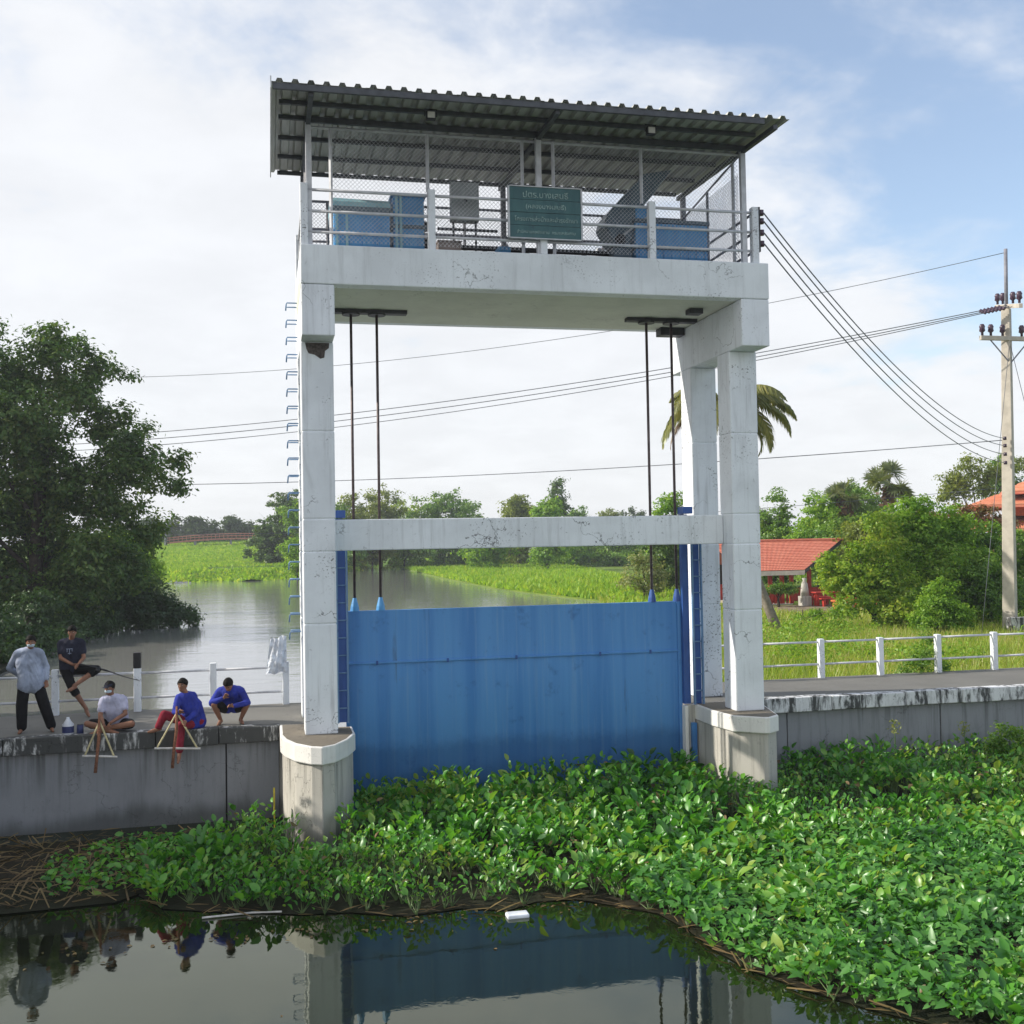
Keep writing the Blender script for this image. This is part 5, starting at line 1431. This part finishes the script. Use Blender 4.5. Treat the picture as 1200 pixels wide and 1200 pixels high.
def footbridge():
    r = thing('footbridge', 'rust red arched footbridge far across the river on the left', 'bridge', (-9, 262, 3.5))
    n = 34; x0, x1 = -23.5, 8
    def zz_(x): t = (x - x0) / (x1 - x0); return 4.3 + 1.35 * 4 * t * (1 - t) * .62
    xs = [x0 + (x1 - x0) * i / n for i in range(n + 1)]
    g = G(); vs = []
    for x in xs: vs += [(x, 261, zz_(x)), (x, 263, zz_(x)), (x, 263, zz_(x) + .35), (x, 261, zz_(x) + .35)]
    g.add(vs, [(i * 4 + k, i * 4 + (k + 1) % 4, i * 4 + 4 + (k + 1) % 4, i * 4 + 4 + k) for i in range(n) for k in range(4)]); g.build('deck', M['bridge'], r)
    for y in (261.1, 262.9):
        for dz in (.85, 1.35):
            G().tube([(x, y, zz_(x) + dz) for x in xs], .075, 5).build('hand_rail', M['bridge'], r)
    for i, x in enumerate(xs):
        G().box(x - .06, x + .06, 261.05, 261.15, zz_(x) + .35, zz_(x) + 1.4).build('rail_post', M['bridge'], r)
    for x in (-17, -9, -1, 6):
        G().box(x - .25, x + .25, 261.3, 262.7, 1.5, zz_(x)).build('pier_leg', M['wall'], r)
    G().box(x0 - .3, x0 + .3, 260.8, 261.5, 3, 6.9).build('end_pillar', M['cap'], r)
footbridge()

# ------------------------------------------------------------------ utility pole and wires
def utility_pole():
    r = thing('utility_pole', 'tall square concrete utility pole with two crossarms at the right edge', 'utility pole', (29.75, 39, -.9))
    g = G(); c0, c1 = (29.56, 39), (29.86, 39)
    vs = []
    for z, (x, y), h in ((-1.2, c0, .25), (12.6, (29.84, 39), .165)):
        vs += [(x - h, y - h, z), (x + h, y - h, z), (x + h, y + h, z), (x - h, y + h, z)]
    # the pole stands turned by 40 degrees so that two faces show
    ca, sa = math.cos(.7), math.sin(.7)
    vs2 = []
    for i, v in enumerate(vs):
        cx, cy = (c0 if i < 4 else (29.84, 39)); dx, dy = v[0] - cx, v[1] - cy
        vs2.append((cx + dx * ca - dy * sa, cy + dx * sa + dy * ca, v[2]))
    g.add(vs2, [(3, 2, 1, 0), (4, 5, 6, 7)] + [(i, (i + 1) % 4, 4 + (i + 1) % 4, 4 + i) for i in range(4)])
    g.build('shaft', M['conc_pole'], r, bevel=.02)
    G().tube([(29.85, 39, 12.5), (29.9, 39, 15.1)], .075, 8).build('top_mast', M['pipedark'], r, smooth=True)
    def arm(name, a, b, t):
        a, b = Vector(a), Vector(b)
        u = (b - a).normalized(); s = u.cross(Vector((0, 0, 1))).normalized()
        vs = []
        for q in (a, b):
            for dz in (-t, t):
                for ds in (-.07, .07): vs.append(q + s * ds + Vector((0, 0, dz)))
        g = G(); g.add(vs, [(0, 1, 3, 2), (4, 6, 7, 5), (0, 4, 5, 1), (2, 3, 7, 6), (0, 2, 6, 4), (1, 5, 7, 3)])
        return g.build(name, M['conc_pole'], r, bevel=.01)
    arm('crossarm', (28.45, 38.82, 11.33), (31.4, 38.82, 11.33), .09)
    arm('crossarm', (28.9, 36.9, 12.25), (30.9, 41.0, 13.15), .09)
    def ins(x, y, z):
        i_ = G().tube([(x, y, z), (x, y, z + .12), (x, y, z + .18), (x, y, z + .30), (x, y, z + .36), (x, y, z + .46)], [.05, .05, .12, .10, .12, .07], 10)
        i_.build('insulator', M['insul'], r, smooth=True)
    for x in (28.55, 28.95, 29.5, 30.4, 31.2): ins(x, 38.82, 11.43)
    for k in (.05, .3, .72, .95): ins(28.9 + 2 * k, 36.9 + 4.1 * k, 12.36 + .9 * k)
    for (x, y, z), (ex, ey, ez) in (((29.62, 38.62, 12.66), (-20.44, 70, 9.75)), ((29.46, 38.30, 12.54), (-20.44, 70, 9.4)), ((29.25, 37.85, 12.42), (-20.44, 70, 9.05))):
        d = Vector((ex - x, ey - y, ez - z - 5.2)).normalized(); q = Vector((x, y, z)); pts = []; rd = []
        for k in range(13): pts.append(q + d * (.25 + k * .07)); rd.append(.085 if k % 2 else .03)
        G().tube(pts, rd, 8).build('strain_insulator', M['insul'], r)
    for s in (-1, 1):
        G().tube([(29.82 + s * .9, 38.82, 11.25), (29.82, 38.82, 10.3)], .03, 5).build('arm_brace', M['pipedark'], r)
    for z in (6.2, 6.55, 6.9, 7.2):
        G().cyl((29.4, 38.75, z - .07), (29.4, 38.75, z + .07), .07, .07, 8).build('spool_insulator', M['insul'], r, smooth=True)
    G().box(29.15, 30.1, 38.4, 38.72, -1, -.1).build('base_block', M['cap'], r, bevel=.02)
utility_pole()
def cable(label, a, b, sag, rad, name='power_line', group=None, mat='wire', n=36):
    a, b = Vector(a), Vector(b); pts = []
    for i in range(n + 1):
        t = i / n; p = a.lerp(b, t); p.z -= sag * 4 * t * (1 - t); pts.append(p)
    o = G().tube(pts, rad, 5).build(name, M[mat], None, loc=tuple(a), smooth=True)
    tag(o, label, 'cable', group)
    return o
cable('thin top wire running left from the mast of the utility pole', (29.88, 39, 14.95), (-20.43, 70, 13.95), 2.0, .014, group='overhead wires')
cable('upper main line of the bundle crossing behind the tower to the left', (29.62, 38.62, 12.66), (-20.44, 70, 9.75), 1.25, .020, group='overhead wires')
cable('middle main line of the bundle crossing behind the tower', (29.46, 38.30, 12.54), (-20.44, 70, 9.4), 1.35, .020, group='overhead wires')
cable('lowest main line of the bundle crossing behind the tower', (29.25, 37.85, 12.42), (-20.44, 70, 9.05), 1.45, .018, group='overhead wires')
cable('low single wire crossing just above the far trees', (29.5, 39, 7.15), (-20.44, 70, 7.37), .7, .018, group='overhead wires')
cable('faint lowest wire right of the tower column', (29.5, 39, 5.2), (-20.44, 70, 4.6), .9, .010, group='overhead wires')
SERV = ('topmost', 'second from the top', 'third from the top', 'lowest')
for k, (z0, z1, x1) in enumerate(((9.45, 7.2, 29.4), (9.29, 6.9, 29.4), (9.07, 6.55, 29.4), (8.86, 6.2, 29.4))):
    cable(SERV[k] + ' of four service cables from the deck post to the pole', (9.19, 18.79, z0), (x1, 38.75, z1), .9, .014, 'service_cable', 'service cables from the hoist deck')
for dx, dy, lb in ((2.6, -.6, 'guy wire slanting right from the utility pole'), (-2.2, -.8, 'guy wire with a dark insulator slanting left from the utility pole')):
    cable(lb, (29.8, 38.8, 11.2), (29.7 + dx, 38.8 + dy, -.8), 0, .012, 'guy_wire', 'guy wires of the utility pole', n=4)

# ------------------------------------------------------------------ people
def caps(g, a, b, ra, rb, n=14):
    """A tapered round-ended limb segment."""
    a, b = Vector(a), Vector(b)
    g.tube([a, a.lerp(b, .33), a.lerp(b, .66), b], [ra, ra * .70 + rb * .30, ra * .30 + rb * .70, rb], n)
    g.ball(a, ra * 1.0, n, 8); g.ball(b, rb * 1.0, n, 8)
def fuse(g, voxel, smooth_it, name):
    """Melt overlapping volumes into one continuous skin."""
    me = bpy.data.meshes.new(name); me.from_pydata(g.v, [], g.f); me.update()
    bm = bmesh.new(); bm.from_mesh(me); bmesh.ops.recalc_face_normals(bm, faces=bm.faces); bm.to_mesh(me); bm.free()
    o = bpy.data.objects.new(name, me); COL.objects.link(o)
    r = o.modifiers.new('r', 'REMESH'); r.mode = 'VOXEL'; r.voxel_size = voxel
    s = o.modifiers.new('s', 'SMOOTH'); s.factor = .5; s.iterations = smooth_it
    dg = bpy.context.evaluated_depsgraph_get()
    out = bpy.data.meshes.new_from_object(o.evaluated_get(dg))
    bpy.data.objects.remove(o)
    out.polygons.foreach_set('use_smooth', [True] * len(out.polygons))
    out.name = name
    return out
def basis(fwd, up=(0, 0, 1)):
    f = Vector(fwd).normalized(); u = Vector(up); u = (u - f * u.dot(f)).normalized(); s = f.cross(u)
    return f, u, s
def torso(g, J, gr=0.):
    hl, hr, sl, sr = (Vector(J[k]) for k in ('hipL', 'hipR', 'shL', 'shR'))
    pel, ch, nk = Vector(J['pelvis']), Vector(J['chest']), Vector(J['neck'])
    sx = (sr - sl) * .25; hx = (hr - hl) * .34
    caps(g, pel - hx, ch - sx * .75, .112 + gr, .118 + gr); caps(g, pel + hx, ch + sx * .75, .112 + gr, .118 + gr)
    caps(g, ch - sx * .8, nk - Vector((0, 0, .10)) - sx * .5, .118 + gr, .085 + gr); caps(g, ch + sx * .8, nk - Vector((0, 0, .10)) + sx * .5, .118 + gr, .085 + gr)
    caps(g, sl.lerp(sr, .10), sl.lerp(sr, .5) + Vector((0, 0, .015)), .066 + gr, .085 + gr); caps(g, sr.lerp(sl, .10), sl.lerp(sr, .5) + Vector((0, 0, .015)), .066 + gr, .085 + gr)
def hand(g, wrist, d, palm_n):
    """Palm, four fingers of different length bent at the knuckles, and a thumb off the side."""
    w = Vector(wrist); f, n, s = basis(d, palm_n)
    for k in (-1, -.33, .33, 1):
        caps(g, w + f * .012, w + f * .088 + s * k * .026, .020, .014, 8)
    for k, L in zip((-1, -.33, .33, 1), (.058, .072, .078, .066)):
        a = w + f * .09 + s * k * .028; b = a + (f * .9 + n * .45).normalized() * L * .55; c = b + (f * .45 + n * .9).normalized() * L * .5
        caps(g, a, b, .0105, .0095, 8); caps(g, b, c, .0095, .008, 8)
    a = w + f * .03 + s * .028; b = a + (f * .6 + s * .7 + n * .2).normalized() * .04; c = b + (f * .9 + s * .1 + n * .4).normalized() * .032
    caps(g, a, b, .013, .0105, 8); caps(g, b, c, .0105, .009, 8)
def person(label, base, J, look, shirt, trousers, sleeve='short', leg='long', extra=None, handdir=None, group=None, hair='short', footdir=((0, -1, 0), (0, -1, 0)), barefoot=True):
    root = thing('person', label, 'person', base, group, local=True)
    V = {k: Vector(v) for k, v in J.items()}
    g = G()
    torso(g, J)
    for s in 'LR':
        caps(g, V['sh' + s], V['el' + s], .052, .040); caps(g, V['el' + s], V['wr' + s], .040, .027)
        d = (V['wr' + s] - V['el' + s]).normalized()
        hd = handdir.get(s) if handdir else None
        hand(g, V['wr' + s], hd or d, (0, -1, -.4))
        caps(g, V['hip' + s], V['kn' + s], .085, .058); caps(g, V['kn' + s], V['kn' + s].lerp(V['an' + s], .35), .058, .056); caps(g, V['kn' + s].lerp(V['an' + s], .3), V['an' + s], .057, .036)
        fd = Vector(footdir[0 if s == 'L' else 1]).normalized()
        caps(g, V['an' + s] + Vector((0, 0, -.03)) - fd * .03, V['an' + s] + fd * .10 + Vector((0, 0, -.055)), .038, .034)
        caps(g, V['an' + s] + fd * .08 + Vector((0, 0, -.055)), V['an' + s] + fd * .175 + Vector((0, 0, -.068)), .036, .022)
    f, u, sd_ = basis(look)
    h = V['head']
    caps(g, V['neck'] - u * .02, h - u * .06, .056, .054)
    # head: skull, jaw, nose, ears
    st = len(g.v); g.ball((0, 0, 0), (.078, .098, .110), 18, 14)
    g.ball((0, .030, -.062), (.056, .062, .064), 14, 10)
    g.tube([(0, .088, .012), (0, .106, -.022), (0, .094, -.030)], [.009, .015, .010], 8)
    for s in (-1, 1): g.ball((s * .076, -.008, -.012), (.012, .022, .032), 8, 6)
    mt = Matrix(((sd_.x, f.x, u.x, h.x), (sd_.y, f.y, u.y, h.y), (sd_.z, f.z, u.z, h.z), (0, 0, 0, 1)))
    g.rot(st, mt)
    me = fuse(g, .0075, 2, 'body'); me.materials.clear(); me.materials.append(M['skin'])
    body = link('body', me, root)
    def sub(name, fn, mat, parent=None):
        q = G(); fn(q); q.rot(0, mt); return q.build(name, M[mat], root, smooth=True)
    for s in (-1, 1):
        sub('eye', lambda q: q.ball((s * .030, .083, .012), (.013, .009, .007), 8, 6), 'eye')
        sub('pupil', lambda q: q.ball((s * .030, .0905, .012), (.0055, .003, .0055), 8, 6), 'hair')
        sub('eyebrow', lambda q: q.tube([(s * .014, .094, .032), (s * .032, .092, .037), (s * .048, .082, .031)], .005, 5), 'hair')
    if not (extra and 'mask' in extra):
        sub('mouth', lambda q: q.ball((0, .083, -.056), (.024, .010, .008), 10, 6), 'lip')
    def hairf(q):
        q.ball((0, -.012, .024), (.092, .106, .106), 18, 12)
        # trim to the hairline
        for i, v in enumerate(q.v):
            x, y, z = v
            line = .048 if y > .05 else (-.005 if y > -.02 else -.075)
            if z < line: z = line + (z - line) * .10
            if y > .05 and z < .07: y = y * .95
            j = .004 * math.sin(i * 12.9898) ; q.v[i] = (x + j, y + j, z + abs(j))
    sub('hair', hairf, 'hair')
    if extra:
        if 'mask' in extra:
            def mk(q):
                q.ball((0, .036, -.045), (.066, .070, .050), 16, 10)
            sub('face_mask', mk, 'c_mask')
        if 'cap' in extra:
            def cp(q):
                q.ball((0, -.008, .040), (.088, .103, .082), 18, 12)
                for i, v in enumerate(q.v):
                    if v[2] < .034: q.v[i] = (v[0], v[1], .034 + (v[2] - .034) * .05)
                st_ = len(q.v); q.ball((0, .115, .036), (.062, .062, .009), 14, 6)
            sub('cap', cp, 'c_navy')
    # shirt
    g = G(); torso(g, J, .030)
    if extra and 'longshirt' in extra:
        caps(g, V['pelvis'] + Vector((-.08, 0, -.10)), V['pelvis'] + Vector((-.06, 0, .1)), .16, .155); caps(g, V['pelvis'] + Vector((.08, 0, -.10)), V['pelvis'] + Vector((.06, 0, .1)), .16, .155)
    for s in 'LR':
        e = V['el' + s]
        if sleeve == 'short': caps(g, V['sh' + s], V['sh' + s].lerp(e, .62), .072, .066)
        else:
            caps(g, V['sh' + s], e, .072, .060); caps(g, e, e.lerp(V['wr' + s], .88), .060, .045)
    me = fuse(g, .012, 3, 'shirt')
    co = np.zeros(len(me.vertices) * 3, np.float32); no = np.zeros(len(me.vertices) * 3, np.float32)
    me.vertices.foreach_get('co', co); me.vertices.foreach_get('normal', no); co = co.reshape(-1, 3); no = no.reshape(-1, 3)
    co += no * (.0038 * np.sin(co[:, 2] * 48 + 9 * np.sin(co[:, 0] * 14 + co[:, 1] * 11)) * np.sin(co[:, 0] * 31 + co[:, 1] * 23))[:, None]
    me.vertices.foreach_set('co', co.reshape(-1)); me.update()
    me.materials.clear(); me.materials.append(M[shirt]); sh = link('shirt', me, root)
    if extra and 'print' in extra:
        c = V['chest']; q = G()
        for a, b in (((-.06, .11), (.06, .11)), ((0, .11), (0, .0)), ((-.045, .05), (-.045, .11)), ((.05, .06), (.05, .11)), ((-.03, .02), (.035, .02))):
            q.tube([c + Vector((a[0], -.142, a[1] - .03)), c + Vector((b[0], -.142, b[1] - .03))], .006, 5)
        q.build('chest_print', M['c_greyblue'], root)
    if extra and 'collar' in extra:
        q = G(); n_ = V['neck']
        pts = [n_ + Vector((.075 * math.cos(a), .07 * math.sin(a), -.03 + .018 * math.sin(a))) for a in [2 * PI * i / 14 for i in range(15)]]
        q.tube(pts, .018, 6); q.build('collar', M[shirt], root, smooth=True)
    g = G(); gr = .018
    hl, hr = V['hipL'], V['hipR']
    caps(g, V['pelvis'] + Vector((-.05, 0, .06)), hl, .115, .108); caps(g, V['pelvis'] + Vector((.05, 0, .02)), hr, .115, .108)
    for s in 'LR':
        k, a = V['kn' + s], V['an' + s]
        if leg == 'long':
            w_ = .022 if extra and 'longshirt' in extra else 0
            caps(g, V['hip' + s], k, .108, .080 + w_); caps(g, k, k.lerp(a, .95), .080 + w_, .066 + w_)
        elif leg == 'mid':
            caps(g, V['hip' + s], k, .108, .086); caps(g, k, k.lerp(a, .22), .086, .084)
        else:
            caps(g, V['hip' + s], V['hip' + s].lerp(k, .8), .108, .092)
    me = fuse(g, .012, 3, 'trousers'); me.materials.clear(); me.materials.append(M[trousers]); link('trousers', me, root)
    return root
J1 = dict(pelvis=(.02, 0, .95), chest=(-.02, 0, 1.26), neck=(0, .0, 1.49), head=(.03, -.04, 1.64), shL=(-.21, .02, 1.43), shR=(.18, 0, 1.43), elL=(-.37, .12, 1.17), elR=(.27, .07, 1.16), wrL=(-.19, .20, .99), wrR=(.29, -.02, .93),
          hipL=(-.09, 0, .92), hipR=(.12, 0, .92), knL=(-.13, -.04, .5), knR=(.24, -.02, .51), anL=(-.14, 0, .09), anR=(.36, .02, .09))
person('person standing in long grey blue shirt, black trousers and pale face mask', (-4.30, 21.25, 0), J1, (.15, -1, -.12), 'c_greyblue', 'c_black', 'long', 'long', ('mask', 'longshirt', 'collar'), {'L': (.9, .1, -.2)}, footdir=((-.1, -1, 0), (.35, -1, 0)))
J2 = dict(pelvis=(0, 0, .93), chest=(.02, -.05, 1.25), neck=(.04, -.08, 1.51), head=(.06, -.12, 1.665), shL=(-.17, -.03, 1.43), shR=(.23, -.04, 1.43), elL=(-.15, -.16, 1.15), elR=(.28, -.14, 1.14), wrL=(.10, -.32, 1.03), wrR=(.20, -.34, 1.02),
          hipL=(-.09, -.02, .90), hipR=(.11, -.02, .90), knL=(.09, -.30, .56), knR=(.53, -.18, .90), anL=(.36, -.34, .13), anR=(.14, -.42, .62))
person('person sitting on the railing in black printed tee and shorts, one leg crossed', (-3.95, 23.27, 0), J2, (-.02, -1, -.28), 'c_navy', 'c_black', 'short', 'mid', ('print',), {'L': (.8, -.4, -.1), 'R': (-.3, -.8, -.2)}, footdir=((.4, -.9, -.25), (-.6, -.75, -.1)))
J3 = dict(pelvis=(.04, .08, .12), chest=(0, .02, .40), neck=(-.04, -.02, .64), head=(-.08, -.06, .785), shL=(-.20, -.06, .55), shR=(.15, .04, .55), elL=(-.22, -.19, .31), elR=(.20, -.10, .31), wrL=(-.14, -.38, .20), wrR=(-.02, -.38, .20),
          hipL=(-.06, .05, .11), hipR=(.13, .06, .11), knL=(-.45, -.16, .17), knR=(.33, -.30, .15), anL=(-.06, -.34, .085), anR=(-.20, -.28, .08))
person('person sitting cross legged in pale lilac tee, dark cap and white face mask', (-2.80, 20.95, 0), J3, (-.45, -1, -.10), 'c_lilac', 'c_black', 'short', 'short', ('mask', 'cap'), {'L': (.3, -1, -.2), 'R': (-.3, -1, -.2)}, footdir=((.9, -.3, 0), (-.9, -.3, 0)))
J4 = dict(pelvis=(.04, .02, .12), chest=(-.04, -.02, .42), neck=(-.13, -.05, .67), head=(-.18, -.08, .815), shL=(-.25, -.10, .57), shR=(-.0, .07, .58), elL=(-.30, -.24, .36), elR=(.05, -.17, .31), wrL=(-.22, -.36, .35), wrR=(-.11, -.36, .20),
          hipL=(-.06, -.06, .12), hipR=(.08, .06, .11), knL=(-.50, -.10, .30), knR=(-.20, -.30, .12), anL=(-.60, -.16, .09), anR=(-.22, -.36, -.33))
person('person in royal blue jacket and maroon trousers sitting with one leg hanging over the wall', (-1.40, 20.66, 0), J4, (-.38, -1, -.10), 'c_blue', 'c_maroon', 'long', 'long', ('collar',), {'L': (.3, -.5, .5), 'R': (-.2, -.6, -.4)}, footdir=((-.9, -.4, 0), (-.1, -.75, -.6)))
J5 = dict(pelvis=(.01, .14, .30), chest=(0, .03, .50), neck=(-.01, -.10, .675), head=(-.03, -.20, .745), shL=(-.20, -.06, .60), shR=(.20, -.06, .60), elL=(-.33, -.24, .42), elR=(.32, -.26, .40), wrL=(-.11, -.34, .52), wrR=(.06, -.42, .37),
          hipL=(-.10, .12, .27), hipR=(.12, .12, .27), knL=(-.29, -.26, .40), knR=(.31, -.26, .39), anL=(-.18, -.08, .085), anR=(.19, -.08, .085))
person('person squatting low with bowed head in royal blue jacket and black shorts', (-.76, 21.12, 0), J5, (-.15, -.75, -.72), 'c_blue', 'c_black', 'long', 'short', ('collar',), {'L': (.5, -.4, .6), 'R': (-.6, -.5, .2)}, footdir=((-.25, -1, 0), (.25, -1, 0)))

# things the people hold or have beside them
def frame_net(label, x, y, z, w, h, rope):
    r = thing('net_frame', label, 'fishing frame', (x, y, z), 'triangular net frames at the wall edge')
    a, b, c = Vector((x, y, z + h)), Vector((x - w * .5, y - .06, z + .02)), Vector((x + w * .52, y - .06, z - .03))
    G().tube([a, b], .016, 6).build('frame_side', M['wood'], r); G().tube([a, c], .016, 6).build('frame_side', M['wood'], r)
    G().tube([b - Vector((.04, 0, 0)), c + Vector((.05, 0, 0))], .02, 6).build('frame_base', M['palewood'], r)
    G().tube([a + Vector((0, -.02, .12)), a.lerp(b.lerp(c, .5), .5) + Vector((-.01, -.02, 0)), b.lerp(c, .42) + Vector((0, -.03, 0)), b.lerp(c, .42) + Vector((-.03, -.03, -rope))], [.018, .03, .026, .03], 7).build('hanging_rope', M['rope'], r, smooth=True)
frame_net('larger triangular wooden frame held by the person in maroon trousers', -1.66, 20.30, -.26, .68, .62, .34)
frame_net('smaller grey triangular frame held by the person in the dark cap', -2.98, 20.40, -.34, .48, .60, .28)
r = thing('water_jug', 'milky plastic jug with dark label beside the standing man', 'jug', (-3.56, 20.72, .006))
G().tube([(-3.56, 20.72, .006), (-3.56, 20.72, .02), (-3.56, 20.72, .19), (-3.56, 20.72, .25), (-3.56, 20.72, .29)], [.085, .098, .098, .05, .03], 14).build('bottle', M['plastic'], r, smooth=True)
G().tube([(-3.56, 20.72, .045), (-3.56, 20.72, .16)], .1005, 14, False).build('label', M['bluelabel'], r, smooth=True)
G().cyl((-3.56, 20.72, .29), (-3.56, 20.72, .315), .028, .028, 10).build('lid', M['c_white'], r)
r = thing('dark_tin', 'small dark tin standing just right of the milky jug', 'tin', (-3.36, 20.74, .006))
G().cyl((-3.36, 20.74, .006), (-3.36, 20.74, .17), .06, .055, 12).build('can', M['bluelabel'], r, smooth=True); G().cyl((-3.36, 20.74, .171), (-3.36, 20.74, .18), .05, .05, 12).build('lid', M['steel'], r)
r = thing('fishing_rod', 'dark fishing rod held over the railing by the person in the printed tee', 'rod', (-3.7, 23.0, 1.0))
G().tube([(-3.72, 22.92, 1.03), (-3.5, 22.98, .97), (-3.2, 23.06, .86)], [.02, .022, .018], 8).build('grip', M['black'], r, smooth=True)
G().tube([(-3.2, 23.06, .86), (-2.88, 23.13, .72), (-2.6, 23.18, .62)], [.014, .010, .005], 6).build('blank', M['steel'], r, smooth=True)
G().cyl((-3.42, 22.94, .90), (-3.36, 22.98, .88), .035, .035, 10).build('reel', M['black'], r, smooth=True)
# crumpled white sheet tied to the railing near the tower
def sheet_bag():
    g = G(); n = 16; m_ = 14; vs = []
    rr = random.Random(4)
    for side in (0, 1):
        for j in range(m_ + 1):
            for i in range(n + 1):
                u, v = i / n, j / m_
                x = -.07 + .38 * u + .10 * (v - .5) * (1 - u); z = .74 + .62 * v + .14 * u * (v - .4) - .10 * (1 - u) * (1 - v)
                e = math.sin(PI * u) * math.sin(PI * v)
                d = (.03 + .07 * e) * (1 if side else -1) + .03 * math.sin(u * 17 + v * 9) * math.sin(v * 13 - u * 6) + .012 * rr.random()
                vs.append((x, 23.22 + d - .02, z + .02 * math.sin(u * 11)))
    w = n + 1; o = (m_ + 1) * w
    fs = [(s * o + j * w + i, s * o + j * w + i + 1, s * o + (j + 1) * w + i + 1, s * o + (j + 1) * w + i) for s in (0, 1) for j in range(m_) for i in range(n)]
    g.add(vs, fs)
    tag(g.build('plastic_sheet', M['c_white'], None, loc=(.1, 23.2, 1.0)), 'crumpled white sheet tied on the left railing beside the tower', 'sheet')
sheet_bag()

# ------------------------------------------------------------------ thin humid haze over the whole place
hz = G().box(-3300, 3300, -110, 2700, -5.2, 19.5)
hm = bpy.data.materials.new('humid_haze'); hm.use_nodes = True
hn = hm.node_tree.nodes; hn.clear()
ho = hn.new('ShaderNodeOutputMaterial'); hv = hn.new('ShaderNodeVolumePrincipled')
hv.inputs['Color'].default_value = (.86, .92, 1, 1)
hv.inputs['Density'].default_value = .00045
hv.inputs['Anisotropy'].default_value = .2
hm.node_tree.links.new(hv.outputs[0], ho.inputs['Volume'])
hz.build('haze', hm, kind='stuff')
